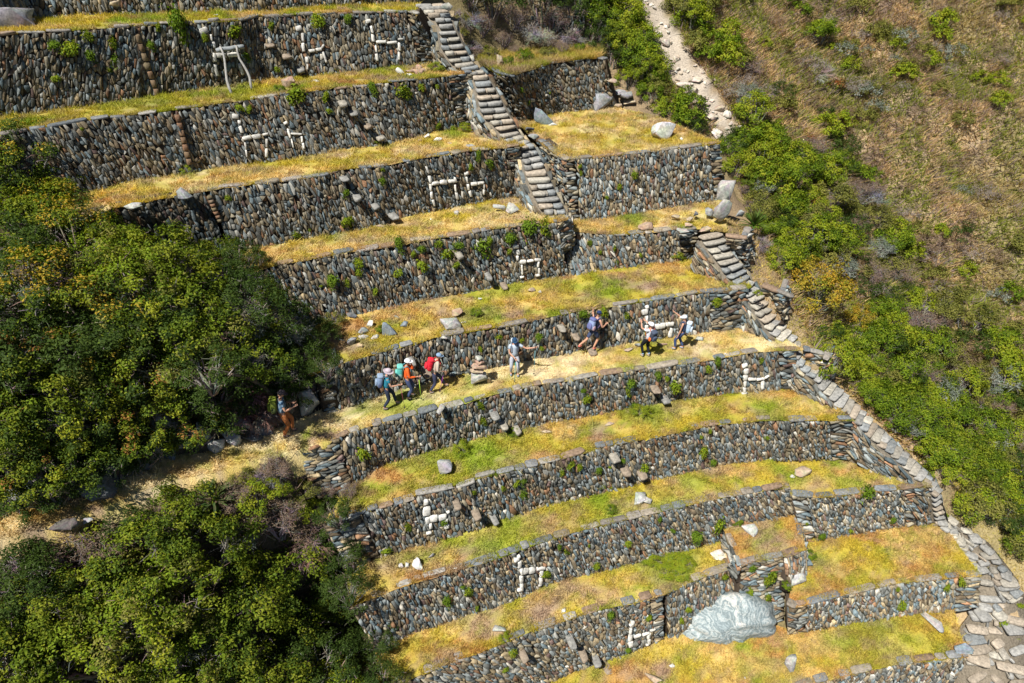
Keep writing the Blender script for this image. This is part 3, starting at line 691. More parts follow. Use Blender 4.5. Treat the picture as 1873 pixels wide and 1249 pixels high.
# ------------------------------------------------------------------ staircases
def stairs(label, rows, ztab, n, depth=.42, name='stone_staircase', part='step', wid=1, thick=.17, nslab=(1, 2, 2, 3), zoff=0.0, group=None, wild=0.0):
    def zz(v):
        for (a, za), (b, zb) in zip(ztab, ztab[1:]):
            if v <= b: break
        return za + (zb - za) * (v - a) / (b - a)
    Lp, Rp = [], []
    for (lu, lv, ru, rv) in rows:
        z = zz(lv); Lp.append(at(lu, lv, z)); Rp.append(at(ru, rv, z))
    # interpolate both edges by height-run parameter
    d = [0]
    for i in range(1, len(Lp)): d.append(d[-1] + ((Lp[i] + Rp[i]) / 2 - (Lp[i - 1] + Rp[i - 1]) / 2).length)
    def ev(s):
        k = 0
        while k < len(d) - 2 and d[k + 1] < s: k += 1
        f = min(max((s - d[k]) / max(d[k + 1] - d[k], 1e-6), 0), 1); return Lp[k].lerp(Lp[k + 1], f), Rp[k].lerp(Rp[k + 1], f)
    mid = ev(d[-1] / 2); root = empty(name, (mid[0] + mid[1]) / 2 - Vector((0, 0, .3)), label, 'staircase', group)
    mb = MB(); core = []
    for i in range(n):
        s = d[-1] * i / (n - 1); l, r = ev(s); l2, r2 = ev(min(s + .1, d[-1])); l1, r1 = ev(max(s - .1, 0))
        dn = ((l2 + r2) - (l1 + r1)); dn.z = 0
        t = (r - l); t.z = 0; w = t.length; t.normalize()
        nn = Vector((-t.y, t.x, 0)); nn = nn if nn.dot(dn) > 0 else -nn
        z = H * 0 + (l.z + r.z) / 2 + zoff
        sb = MB(); k = rnd.choice(nslab); cuts = [0] + sorted(rnd.uniform(.3, .7) for _ in range(k - 1)) + [1]
        for a, b in zip(cuts, cuts[1:]):
            if wild and rnd.random() < .14: continue
            c = l.lerp(r, (a + b) / 2) + nn * rnd.uniform(-.16, .16) * wild; c.z = z - thick * .5 + rnd.uniform(-.02, .02)
            slab(sb, c, (t + nn * rnd.uniform(-.1 - .5 * wild, .1 + .5 * wild)).normalized(), nn, w * (b - a) * rnd.uniform(1.02 - .35 * wild, 1.04), depth * rnd.uniform(.9 - .25 * wild, 1.2 + .3 * wild), thick * rnd.uniform(.7, 1.2), step_col(), .035 + .12 * wild)
        if sb.v: sb.build(part, M_cope, root)
        core.append((l, r, z))
    # the packed stones and earth that carry the steps
    V = []; 
    for l, r, z in core:
        t = (r - l).normalized()
        V += [Vector((l.x, l.y, z - 1.8)) - t * .12, Vector((l.x, l.y, z - .17)) - t * .12, Vector((r.x, r.y, z - .17)) + t * .12, Vector((r.x, r.y, z - 1.8)) + t * .12]
    lo = []; st = []
    for i in range(len(core) - 1):
        for j in range(3): a = i * 4 + j; st.append(len(lo)); lo += [a, a + 1, a + 5, a + 4]
    link('packed_bed', mesh_np('packed_bed', V, lo, st, M_soil, np.tile(np.array((.20, .17, .13)), (len(V), 1))), root)
    return core
def step_col():
    c = rnd.choice(((.34, .32, .28), (.32, .32, .31), (.40, .38, .33), (.25, .27, .28), (.37, .32, .26), (.29, .29, .28))); k = rnd.uniform(.8, 1.2); return tuple(x * k for x in c)
S1 = [(760, 8, 812, 6), (782, 25, 822, 22), (802, 38, 825, 37), (806, 82, 846, 79), (826, 114, 862, 110), (864, 134, 890, 132), (870, 158, 902, 156), (873, 182, 915, 178), (880, 207, 927, 203), (902, 224, 938, 219),
      (921, 254, 951, 245), (950, 267, 974, 262), (957, 296, 990, 290), (964, 324, 1003, 320), (972, 348, 1013, 344), (985, 375, 1028, 372), (1004, 394, 1040, 396)]
core1 = stairs('steep upper staircase of rough steps climbing to the top edge of the photo', S1, [(8, 10.9), (25, 10.68), (130, 8.75), (260, 6.45), (394, 4.2)], 38, depth=.40, thick=.13)
S2 = [(1281, 434, 1320, 424), (1303, 465, 1337, 456), (1327, 499, 1360, 487), (1343, 519, 1369, 503), (1370, 546, 1393, 534), (1386, 575, 1410, 561), (1406, 603, 1427, 586), (1427, 623, 1447, 604), (1455, 648, 1465, 628), (1458, 665, 1473, 646),
      (1468, 675, 1482, 651), (1479, 685, 1492, 665), (1492, 692, 1504, 673), (1501, 710, 1513, 685), (1520, 727, 1532, 706), (1539, 749, 1553, 723), (1561, 765, 1572, 742), (1592, 799, 1603, 775), (1634, 833, 1644, 813), (1680, 878, 1692, 860), (1704, 900, 1717, 888), (1706, 925, 1722, 920), (1710, 952, 1730, 950)]
core2 = stairs('long narrow staircase descending along the right ends of the terraces', S2, [(434, 3.25), (517, 1.78), (623, .04), (749, -1.74), (889, -3.95), (952, -6.15)], 50, depth=.36, nslab=(1, 1, 2, 2), thick=.11)
S3 = [(1712, 955, 1748, 950), (1742, 990, 1806, 990), (1764, 1028, 1838, 1030), (1788, 1062, 1862, 1062), (1792, 1105, 1880, 1105), (1760, 1150, 1880, 1160), (1762, 1200, 1890, 1210), (1770, 1270, 1910, 1280)]
stairs('broken slab stairway of flat stones and grass at the lower right corner', S3, [(950, -6.1), (1028, -7.0), (1105, -7.95), (1200, -9.0), (1280, -9.9)], 27, depth=.40, name='slab_stairway', part='slab_row', nslab=(3, 4, 5), thick=.12, zoff=.06, wild=1.0)
def cheeks(key, core, dl, dr, lab, a=0, b=None):
    Lp = [c[0].copy() for c in core]; Rp = [c[1].copy() for c in core]; zs_ = [c[2] for c in core]
    for side, P_, dd in (('left', Lp, dl), ('right', Rp, dr)):
        if not dd: continue
        T = []; B = []
        for (l, r, z), p in zip(core, P_):
            o_ = (l - r).normalized() if side == 'left' else (r - l).normalized()
            T.append(Vector((p.x, p.y, z - .10)) + o_ * .16); B.append(Vector((p.x, p.y, z - dd)) + o_ * .26)
        if side == 'right': T.reverse(); B.reverse()
        wall(key + side, None, None, None, None, lab % side, zones=[(0, 1, 'h')], pts=(B, T), bright=1.25, cope=False, cd=.2, name='staircase_wall', group='side walls of the staircases')
cheeks('c1', core1, 1.3, 1.3, 'flat-coursed masonry carrying the %s side of the upper staircase')
cheeks('c2', core2, 1.25, 1.6, 'flat-coursed masonry carrying the %s side of the long narrow staircase')

# ------------------------------------------------------------------ llama figures, jutting steps
def wslab(mb, c, t, n, nrm, l, w, th, col):
    m = 8; ring = []
    for i in range(m):
        a = 2 * math.pi * (i + rnd.uniform(-.2, .2)) / m; ca, sa = math.cos(a), math.sin(a)
        ring.append((math.copysign(abs(ca) ** .32, ca) * l / 2 * rnd.uniform(.9, 1.04), math.copysign(abs(sa) ** .32, sa) * w / 2 * rnd.uniform(.85, 1.05)))
    V = [c + t * x * f + n * y * f + nrm * th * z for (f, z) in ((1, -.6), (1, .2), (.8, .5)) for (x, y) in ring]
    Fc = [(r * m + i, r * m + (i + 1) % m, (r + 1) * m + (i + 1) % m, (r + 1) * m + i) for r in range(2) for i in range(m)] + [tuple(2 * m + i for i in range(m))]
    mb.add(V, Fc, col)
def llama(key, strokes, tone=1.0, lab=None):
    mb = MB()
    for (u0, v0, u1, v1, wd) in strokes:
        a, na, _, _ = wpt(key, u0, v0, .07); b, nb, _, _ = wpt(key, u1, v1, .07); L = (b - a).length
        n = na; t = (b - a).normalized() if L > .02 else Vector((0, 0, 1)); side = n.cross(t).normalized()
        k = max(1, round(L / rnd.uniform(.28, .42)))
        for i in range(k):
            c = a.lerp(b, (i + .5) / k) + side * rnd.uniform(-.035, .035)
            tt = (t + side * rnd.uniform(-.1, .1)).normalized(); w = wd * rnd.uniform(.65, 1.2); q = rnd.uniform(.78, 1.05) * tone
            wslab(mb, c, tt, n.cross(tt).normalized(), n, max(L / k * rnd.uniform(.9, 1.0), wd * .75), w * .86, .08, (.74 * q, .73 * q, .69 * q))
    o = mb.build('llama_figure', M_white, WALLS[key]['root']); o['label'] = lab or 'llama figure set in white stones'
llama('W1', [(364, 56, 380, 50, .28), (386, 62, 390, 87, .14), (390, 96, 392, 113, .2), (394, 116, 399, 139, .2), (393, 101, 436, 100, .2), (438, 113, 444, 137, .17)], .8)
llama('W1', [(540, 53, 551, 49, .3), (553, 60, 557, 95, .13), (564, 93, 590, 90, .22), (588, 88, 593, 80, .1), (561, 102, 563, 130, .14), (590, 94, 597, 117, .16)], .85)
llama('W1', [(667, 40, 679, 36, .26), (678, 47, 684, 78, .14), (685, 82, 690, 112, .14), (687, 78, 726, 76, .16), (727, 70, 737, 70, .09), (729, 77, 730, 110, .12)], .9)
llama('W2', [(423, 210, 437, 210, .2), (435, 218, 437, 228, .14), (437, 230, 443, 244, .14), (442, 251, 478, 248, .2), (479, 247, 491, 244, .17), (448, 259, 453, 288, .11), (488, 254, 489, 288, .15)], .85)
llama('W2', [(518, 224, 525, 222, .12), (526, 235, 537, 272, .1), (531, 247, 554, 245, .15), (553, 249, 556, 273, .1)], 1.05)
llama('W3', [(778, 304, 783, 318, .14), (783, 320, 793, 376, .14), (787, 335, 833, 331, .19), (830, 324, 834, 332, .1), (832, 336, 837, 365, .13)])
llama('W3', [(848, 318, 856, 315, .17), (853, 322, 859, 360, .13), (859, 336, 885, 333, .17), (885, 335, 885, 356, .09)])
llama('W4', [(936, 451, 948, 448, .2), (945, 455, 948, 475, .18), (949, 477, 990, 473, .17), (952, 482, 954, 503, .12), (985, 476, 985, 500, .12), (978, 504, 988, 503, .14), (950, 506, 958, 505, .1)])
llama('W5', [(1173, 571, 1184, 567, .3), (1182, 559, 1183, 563, .2), (1181, 575, 1182, 608, .16), (1197, 597, 1216, 595, .28), (1216, 595, 1232, 592, .2), (1226, 598, 1224, 616, .17)])
llama('W6', [(1356, 669, 1366, 666, .24), (1365, 673, 1361, 718, .2), (1367, 694, 1398, 691, .17), (1396, 690, 1406, 686, .12), (1396, 694, 1394, 713, .2), (1354, 719, 1364, 717, .16)])
llama('W7', [(777, 908, 778, 918, .28), (779, 920, 781, 938, .36), (781, 940, 785, 962, .22), (783, 944, 815, 938, .34), (815, 932, 822, 930, .1), (813, 942, 814, 961, .22), (777, 969, 788, 966, .16)])
llama('W8', [(939, 1023, 948, 1019, .22), (946, 1014, 948, 1019, .16), (950, 1022, 953, 1078, .2), (953, 1046, 978, 1040, .3), (978, 1040, 998, 1036, .22), (989, 1040, 988, 1067, .2), (982, 1069, 989, 1068, .14), (944, 1079, 956, 1077, .14)])
llama('W9', [(1150, 1143, 1158, 1139, .2), (1155, 1133, 1151, 1182, .2), (1158, 1163, 1188, 1154, .16), (1187, 1153, 1198, 1149, .13), (1187, 1155, 1185, 1176, .18), (1180, 1177, 1186, 1176, .12)])
for k_, key in enumerate(['W2', 'W3']): pass
CORB = {'W1': [(492, 80), (523, 100), (549, 126)], 'W2': [(625, 187), (644, 203), (670, 228), (693, 250)], 'W3': [(627, 322), (651, 356), (684, 373), (715, 392)],
        'W4': [(837, 463), (890, 501), (918, 517)], 'W5': [(749, 654), (778, 677), (1023, 594), (1050, 611), (1078, 636)], 'W6': [(901, 754), (918, 771), (942, 780), (1195, 706), (1212, 725)],
        'W7': [(831, 913), (865, 929), (900, 942), (1120, 830), (1139, 853), (1170, 861)], 'W9': [(953, 1189), (1041, 1165), (1062, 1186), (1086, 1198), (1106, 1212)]}
for key, lst in CORB.items():
    for (u, v) in lst:
        p, n, t, up = wpt(key, u, v, .0); nh = Vector((n.x, n.y, 0)).normalized(); th = Vector((t.x, t.y, 0)).normalized()
        mb = MB(); ln = rnd.uniform(.75, .95)
        slab(mb, p + nh * .10, nh, th, ln, rnd.uniform(.24, .36), rnd.uniform(.08, .14), rnd.choice(((.25, .25, .24), (.32, .30, .26), (.28, .23, .18))), .05)
        mb.build('jutting_step', M_cope, WALLS[key]['root'])

# ------------------------------------------------------------------ loose rocks
def rock_mesh(name, size, seed, col, n=13, rough=.055, cuts=1, boxy=.35, mat=None, smooth=False):
    r = random.Random(seed); bm = bmesh.new()
    for i in range(n):
        v = Vector((r.gauss(0, 1), r.gauss(0, 1), r.gauss(0, 1))).normalized()
        m = max(abs(c) for c in v); v = v * (1 - boxy) + (v / m) * boxy * .85
        bm.verts.new(v * r.uniform(.85, 1.05))
    ret = bmesh.ops.convex_hull(bm, input=bm.verts)
    bmesh.ops.delete(bm, geom=[e for e in ret['geom_interior'] if isinstance(e, bmesh.types.BMVert)], context='VERTS')
    bmesh.ops.dissolve_limit(bm, angle_limit=R(18), verts=bm.verts, edges=bm.edges)
    bmesh.ops.bevel(bm, geom=list(bm.edges), offset=.05, segments=1, affect='EDGES', clamp_overlap=True)
    bmesh.ops.triangulate(bm, faces=bm.faces)
    bmesh.ops.subdivide_edges(bm, edges=bm.edges, cuts=cuts, use_grid_fill=True)
    for v in bm.verts:
        p = v.co; f = 1 + rough * (math.sin(p.x * 5 + seed) * math.cos(p.y * 6 - seed) + math.sin(p.z * 9 + p.x * 7) * .6 + r.uniform(-.5, .5))
        v.co = Vector((p.x * f * size[0] / 2, p.y * f * size[1] / 2, p.z * f * size[2] / 2))
    bmesh.ops.triangulate(bm, faces=bm.faces)
    V = [tuple(v.co) for v in bm.verts]; bm.verts.index_update(); Fc = [[v.index for v in f.verts] for f in bm.faces]; bm.free()
    C = [tuple(c * r.uniform(.88, 1.12) for c in col) for _ in V]
    lo = [i for f in Fc for i in f]
    return mesh_np(name, V, lo, np.arange(len(Fc)) * 3, mat or M_rock, C, smooth)
GREY = (.30, .31, .32); BLUE = (.22, .27, .31); WHT = (.60, .60, .58); TANR = (.42, .34, .25); RUSTR = (.38, .27, .20); DARK = (.13, .14, .15); PALEG = (.42, .42, .40)
RK = 0
def rock(u, v, pl, wpx, col, label, asp=(1, .8, .6), cat='rock', group=None, tilt=0.25, sink=.25, name='rock', boxy=.5, mat=None, cuts=1, n=10, lift=0.0, p=None):
    """a loose rock whose foot stands where pixel (u, v) falls on the plane pl; wpx is its width in the photo"""
    global RK; RK += 1
    p = p or at(u, v, pl); D = (p - Vector((0, 0, H))).length; w = wpx / F_ * D * 1.26
    sz = (w * asp[0], w * asp[1], w * asp[2])
    o = link(name, rock_mesh(name, sz, 100 + RK * 7, col, n=n, boxy=boxy, mat=mat, cuts=cuts))
    o.location = p + Vector((0, 0, sz[2] * (.5 - sink) + lift)); rr = random.Random(RK)
    o.rotation_euler = (rr.uniform(-tilt, tilt), rr.uniform(-tilt, tilt), rr.uniform(-.5, .5))
    return tag(o, label, cat, group)
G = PL
rock(1217, 252, G['T2b'], 50, WHT, 'big white pointed rock lying on the square grass platform', (1, .6, .62), n=11)
rock(1247, 257, G['T2b'], 8, WHT, 'tiny white stone beside the big white pointed rock')
rock(995, 224, G['T2b'], 36, BLUE, 'blue-grey boulder at the foot of the curved hollow wall', (1, .8, 1.1))
rock(1012, 229, G['T2b'], 16, WHT, 'small white flat stone below the blue-grey boulder of the hollow wall', (1, .6, .35))
rock(1098, 197, G['T2b'], 42, GREY, 'large flat-faced grey block at the right foot of the curved hollow wall', (1, .6, .75), boxy=.8)
rock(1095, 176, G['T2b'], 24, BLUE, 'upright dark block stacked on the large flat-faced grey block', (1, .7, 1.1), boxy=.8, lift=.5)
for i, (u, v) in enumerate([(1127, 196), (1138, 186), (1150, 190), (1132, 172), (1146, 176), (1120, 150), (1112, 128)]):
    rock(u, v, G['T2b'] + (.4 if v < 180 else 0) + (.9 if v < 155 else 0), rnd.uniform(18, 28), rnd.choice((TANR, GREY, PALEG)), 'flat rubble stone piled at the right end of the curved hollow wall', (1, .8, .35), group='rubble right of the hollow wall')
rock(1030, 200, G['T2b'], 22, GREY, 'grey foundation stone right of the blue-grey boulder', (1, .7, .8)); rock(1068, 198, G['T2b'], 16, GREY, 'small pale foundation stone left of the large grey block', (1, .7, 1.0))
rock(915, 122, G['T1b'], 11, TANR, 'upright cream stone on the overgrown patch beside the upper staircase', (1, .7, 1.9), sink=.1)
rock(975, 252, G['T2b'] + .1, 20, GREY, 'flat grey stone where the upper staircase passes the square platform', (1, .8, .4)); rock(968, 240, G['T2b'] + .15, 16, DARK, 'dark stone at the upper corner where staircase and square platform meet')
rock(732, 134, G['T1'], 15, WHT, 'white broken stone near the staircase on the second terrace', (1, .8, .7)); rock(750, 138, G['T1'], 11, WHT, 'small white flat chip beside the heap of rust stones', (1, .7, .3))
rock(731, 122, G['T1'], 9, GREY, 'thin upright slab leaning at the foot of the highest wall', (1, .5, 2.0), sink=.1)
for i, (u, v, w) in enumerate([(752, 132, 20), (766, 134, 22), (764, 126, 18), (775, 130, 12)]): rock(u, v, G['T1'], w, RUSTR, 'rust-brown stone in the small heap near the upper staircase', (1, .8, .45), group='heap of rust stones')
rock(531, 158, G['T1'], 25, RUSTR, 'rust and white boulder below the jutting steps on the second terrace', (1, .8, .75)); rock(578, 150, G['T1'], 17, PALEG, 'pale flat stone right of the rust and white boulder', (1, .6, .25))
rock(395, 28, G['T0'], 8, WHT, 'small pale flat stone alone on the topmost terrace', (1, .6, .3)); rock(555, 12, G['T0'], 30, GREY, 'grey slab among the green tufts on the topmost terrace', (1, .7, .45))
rock(205, 22, G['T0'], 46, TANR, 'tan boulder, left of two, along the top edge', (1, .8, .9)); rock(240, 18, G['T0'], 34, TANR, 'tan boulder with a rust face, right of two, along the top edge', (1, .8, 1.2))
rock(152, 22, G['T0'], 26, GREY, 'grey heap stone left of the tan boulders at the top edge', (1, .8, .7)); rock(18, 48, G['T0'], 60, GREY, 'broad purple-grey boulder in the top left corner', (1, .7, .55)); rock(58, 40, G['T0'], 18, PALEG, 'small flat stone right of the broad boulder in the top left corner', (1, .8, .4))
rock(640, 8, G['T0'] , 28, GREY, 'dark grey stone by the wall foot near the top of the photo', (1, .8, .6)); rock(815, 16, 10.9, 20, PALEG, 'pale bright stone at the head of the upper staircase', (1, .8, .6))
rock(783, 251, G['T2'], 17, WHT, 'white angular stone on the third terrace right of the jutting steps', (1, .7, .5)); rock(797, 257, G['T2'], 22, WHT, 'long white slab beside the white angular stone on the third terrace', (1, .5, .25)); rock(768, 258, G['T2'], 12, RUSTR, 'small brown stone left of the long white slab', (1, .7, .4)); rock(823, 262, G['T2'], 12, TANR, 'low tan stone near the right end of the third terrace', (1, .8, .2))
rock(860, 268, G['T2'], 16, GREY, 'grey slab lying at the edge of the third terrace by the stairs', (1.2, .6, .3))
rock(913, 388, G['T3'], 20, PALEG, 'tilted grey slab, left of two, below the pair of llama figures', (1, .4, 1.1), tilt=.5, sink=.15); rock(938, 390, G['T3'], 20, PALEG, 'tilted grey slab, right of two, near the foot of the upper staircase', (1.1, .4, 1.0), tilt=.6, sink=.15)
rock(835, 392, G['T3'], 10, PALEG, 'small cube-like stone at the wall foot below the left llama of the pair', (1, 1, .9)); rock(789, 402, G['T3'], 6, WHT, 'tiny white stone left of the small cube-like stone'); rock(695, 414, G['T3'], 20, TANR, 'low tan stone half sunk in the fourth terrace', (1, .6, .2))
rock(1180, 420, G['T3b'], 26, RUSTR, 'squared brown block on the narrow strip below the square platform', (1, .8, .6), boxy=.8)
rock(245, 380, G['T2'], 26, PALEG, 'flat pale slab at the far left end of the third terrace', (1, .6, .4)); rock(340, 362, G['T2'], 28, GREY, 'jagged grey stone where the third terrace gives way to bushes', (1, .7, .7)); rock(218, 372, G['T2'], 9, DARK, 'small dark stone left of the flat pale slab')
# terrace 4
rock(824, 598, G['T4'], 40, PALEG, 'big pale wedge-shaped boulder on the terrace above the hikers', (1, .75, .62), n=10); rock(836, 580, G['T4'], 20, RUSTR, 'flat stone stacked behind the big pale wedge-shaped boulder', (1, .8, .5), lift=.15)
rock(848, 590, G['T4'], 9, WHT, 'small white stone right of the pale wedge-shaped boulder'); rock(812, 619, G['T4'], 12, PALEG, 'small flat pale stone at the terrace edge above the cairn', (1, .7, .4))
rock(713, 612, G['T4'], 32, BLUE, 'large blue-grey cubic boulder on the terrace above the hikers', (1, .9, 1.0), boxy=.75, n=12); rock(739, 598, G['T4'], 15, BLUE, 'smaller blue boulder right of the cubic boulder', (1, .9, .9), boxy=.6); rock(725, 583, G['T4'], 12, BLUE, 'half-buried blue stone behind the cubic boulder', (1, .8, .5))
rock(680, 596, G['T4'], 16, WHT, 'whitish lichen-spotted stone left of the cubic boulder', (1, .8, .8)); rock(664, 608, G['T4'], 20, GREY, 'grey rounded stone in the boulder group above the hikers', (1, .8, .6)); rock(645, 630, G['T4'], 20, GREY, 'grey stone lowest left in the boulder group', (1, .8, .8)); rock(665, 618, G['T4'], 18, PALEG, 'pale slab at the middle of the boulder group', (1, .6, .4))
rock(687, 618, G['T4'], 18, PALEG, 'thin pale slab just left of the cubic boulder', (1, .6, .35)); rock(659, 636, G['T4'], 14, (.52, .40, .25), 'orange-tan stone at the edge of the boulder group', (1, .9, .8)); rock(626, 623, G['T4'], 11, WHT, 'small cream stone above the long tilted slab')
rock(612, 652, G['T4'], 16, PALEG, 'long tilted grey slab at the shaded left end of the terrace above the hikers', (.7, 2.6, .45), tilt=.3); rock(642, 580, G['T4'], 22, DARK, 'dark stone at the wall foot behind the boulder group', (1, .7, .5))
rock(973, 532, G['T4'], 15, TANR, 'pinkish stone below the feet of the fourth-wall llama', (1, .8, .5)); rock(989, 535, G['T4'], 9, PALEG, 'small grey stone right of the pinkish stone'); rock(878, 548, G['T4'], 8, WHT, 'tiny white chip in the grass of the terrace above the hikers')
# hikers' terrace
def cairn():
    b = at(877, 703, 0); root = empty('cairn', b, 'cairn of stacked stones on a pale boulder on the hikers path', 'cairn')
    z = 0
    for k, (sx, sy, sz, c, dx) in enumerate([(.66, .5, .46, PALEG, 0), (.6, .42, .13, TANR, -.02), (.62, .42, .15, RUSTR, .02), (.46, .34, .12, RUSTR, 0), (.34, .28, .14, PALEG, .02)]):
        me = rock_mesh('stone', (sx, sy, sz), 900 + k, c, boxy=.7 if k else .4); o = link('stone', me, root, False); o.location = (dx, 0, z + sz / 2 - .02); z += sz * .9
    root.scale = (1.15, 1.15, 1.55)
cairn()
rock(895, 703, 0, 9, TANR, 'thin slab standing against the cairn', (1, .6, 2.0), sink=.1)
rock(1166, 634, 0, 12, GREY, 'roundish grey stone at the wall foot left of the photographing hiker', (1, .9, .8)); rock(1150, 640, 0, 20, TANR, 'low tan stone in the grass left of the photographing hiker', (1, .5, .2)); rock(1212, 631, 0, 15, RUSTR, 'squared brown stone between the two hikers at the wall', (1, .6, .5), boxy=.7); rock(1278, 622, 0, 14, PALEG, 'pale stone behind the pointing hiker', (1, .7, .6)); rock(1327, 648, 0, 5, WHT, 'tiny white stone on the right of the hikers terrace')
rock(806, 750, .1, 20, PALEG, 'grey slab perched at the broken wall corner below the hikers', (.6, 1.3, .35), tilt=.3)
# lower terraces
rock(812, 860, G['T6'], 36, GREY, 'pitted grey boulder below the hikers, near the left end', (1, .8, .75)); rock(942, 788, G['T6'], 15, BLUE, 'blue-grey stone at the wall foot right of the jutting steps', (1, .8, .9)); rock(1000, 790, G['T6'], 18, TANR, 'low tan stone in the first grass terrace below the hikers', (1, .6, .25)); rock(1110, 775, G['T6'], 22, TANR, 'flat brown stone sunk in the first terrace below the hikers', (1, .5, .2))
rock(1165, 914, G['T7'], 30, PALEG, 'whitish boulder, upper of two touching, on the second terrace below the hikers', (1, .8, .6)); rock(1182, 918, G['T7'], 20, PALEG, 'whitish boulder, lower right of two touching, on the second terrace below', (1, .8, .6))
rock(771, 1036, G['T7'], 28, WHT, 'squat white boulder in the row near the left bushes', (1, .8, .65)); rock(745, 1036, G['T7'], 11, WHT, 'white block second from the left in the row', (1, .7, 1.1), boxy=.7); rock(734, 1037, G['T7'], 9, WHT, 'narrow white block at the left end of the row', (1, .7, 1.2)); rock(788, 1018, G['T7'], 14, GREY, 'tilted grey slab behind the squat white boulder', (1, .5, .9), tilt=.4)
rock(834, 1040, G['T7'], 6, WHT, 'tiny white stone right of the row of white boulders'); rock(1467, 866, G['T7b'], 26, TANR, 'tan and purple boulder on the grass behind the short right wall', (1, .7, .55)); rock(1449, 872, G['T7b'], 8, WHT, 'small white chip left of the tan and purple boulder')
rock(912, 1155, G['T8'], 24, PALEG, 'pale slab partly behind a bright green bush on the bare terrace', (1, .8, .5)); rock(1030, 1117, G['T8'], 9, WHT, 'small white cube on the bare terrace', boxy=.7); rock(972, 1132, G['T8'], 10, TANR, 'small pinkish pebble on the bare terrace'); rock(1313, 1016, G['T8'], 24, (.58, .53, .46), 'cream rock near the small raised platform', (1, .8, .4))
rock(1371, 974, G['PLT'], 28, (.50, .49, .47), 'pale rounded boulder on top of the small raised platform', (1, .8, .6)); rock(1456, 1060, G['T8b'], 36, PALEG, 'light grey slab leaning beside the small raised platform', (1, .6, .5), tilt=.35)
rock(1446, 1220, G['T9'], 24, PALEG, 'upright pale boulder alone in the lowest grass terrace', (1, .7, 1.5), n=10); rock(1229, 1218, G['T9'], 9, WHT, 'small white stone on the lowest terrace below the marble outcrop'); rock(1363, 1240, G['T9'], 6, WHT, 'tiny white chip near the bottom edge of the photo'); rock(1195, 1240, G['T9'], 28, TANR, 'earthy tan stone at the bottom edge of the photo', (1, .7, .5))
rock(1705, 1140, G['T9'], 26, PALEG, 'long grey slab at the right end of the lowest terrace', (.8, 1.4, .3)); rock(1760, 1190, G['T9'], 26, BLUE, 'blue slab at the lower right edge of the lowest terrace', (1, .7, .3))
rock(1327, 358, 4.0, 26, PALEG, 'tall pale boulder at the right corner of the square platform wall', (1, .8, 1.6)); rock(1317, 405, 3.3, 24, PALEG, 'long upright pale boulder at the head of the long staircase', (1, .8, 2.0), sink=.15); rock(1352, 396, 3.3, 12, GREY, 'grey stone beside the spiky rosette plant', (1, .8, 1.2)); rock(1273, 392, 3.4, 14, DARK, 'dark purple stone on the bare slope below the square platform'); rock(1297, 390, 3.4, 16, GREY, 'grey leaning stone right of the dark purple stone'); rock(1292, 352, 3.6, 12, PALEG, 'small pale stone at the foot of the square platform wall')
for u, v, w in [(1238, 398, 20), (1258, 412, 16), (1288, 420, 24), (1262, 402, 14), (1247, 424, 22)]: rock(u, v, 3.3, w, rnd.choice((PALEG, TANR)), 'flat stone in the loose row at the head of the long staircase', (1, .7, .3), group='loose flat stones at the staircase head')
# foot-of-cliff rocks left of the terraces and along the path
for u, v, w, c, l, a in [(600, 850, 60, GREY, 'broad grey bedrock face at the left end of the wall below the hikers', (1, .7, .8)), (600, 890, 36, BLUE, 'slanting blue slab below the broad grey bedrock face', (.8, 1.4, .4)), (585, 820, 30, GREY, 'dark boulder under the path corner', (1, .8, .7)),
                         (632, 860, 30, GREY, 'cracked stone between the bedrock face and the wall', (1, .7, .8)), (612, 795, 26, RUSTR, 'brown slab at the path corner', (1, .7, .4))]:
    pz = {850: -1.5, 890: -2.4, 820: -.7, 860: -1.7, 795: -.2}[v]; rock(u, v, pz, w, c, l, a)
rock(122, 962, pathz(122) - .1, 46, (.12, .11, .105), 'large dark flat-topped boulder on the outer edge of the footpath', (1, .7, .42)); rock(160, 952, pathz(160) - .05, 18, GREY, 'small grey stone right of the large dark boulder on the path', (1, .6, .3))
for i, (u, v, w) in enumerate([(425, 805, 40), (455, 790, 44), (480, 788, 34), (400, 822, 28), (330, 815, 40), (345, 790, 34), (280, 830, 36), (180, 885, 60), (210, 860, 44), (120, 900, 40), (498, 770, 30), (560, 740, 40), (575, 715, 40), (375, 790, 34), (250, 850, 30), (60, 900, 50), (310, 840, 24), (300, 790, 50), (440, 770, 30)]):
    pp = hit(u, v); w *= 1.15; rock(u, v, 0, w, rnd.choice((GREY, BLUE, PALEG, DARK)), 'shaded cliff rock above the footpath under the bushes', (1, .9, rnd.uniform(.8, 1.3)), group='cliff rocks above the footpath', p=pp, sink=.35)
# slip debris in the gully
for i in range(90):
    k = rnd.randrange(len(_sp) - 1); f = rnd.random(); q = _sp[k].lerp(_sp[k + 1], f); x = q.x + rnd.gauss(0, .4); y = q.y + rnd.gauss(0, .5); z = float(ground(x, y)[0])
    rock(0, 0, 0, rnd.uniform(3, 11) if i > 7 else rnd.uniform(16, 26), rnd.choice(((.55, .49, .42), (.62, .58, .52), (.44, .37, .3))), 'pale stone in the landslip scar of the gully', (1, .8, .6), group='stones of the landslip scar', p=Vector((x, y, z)))
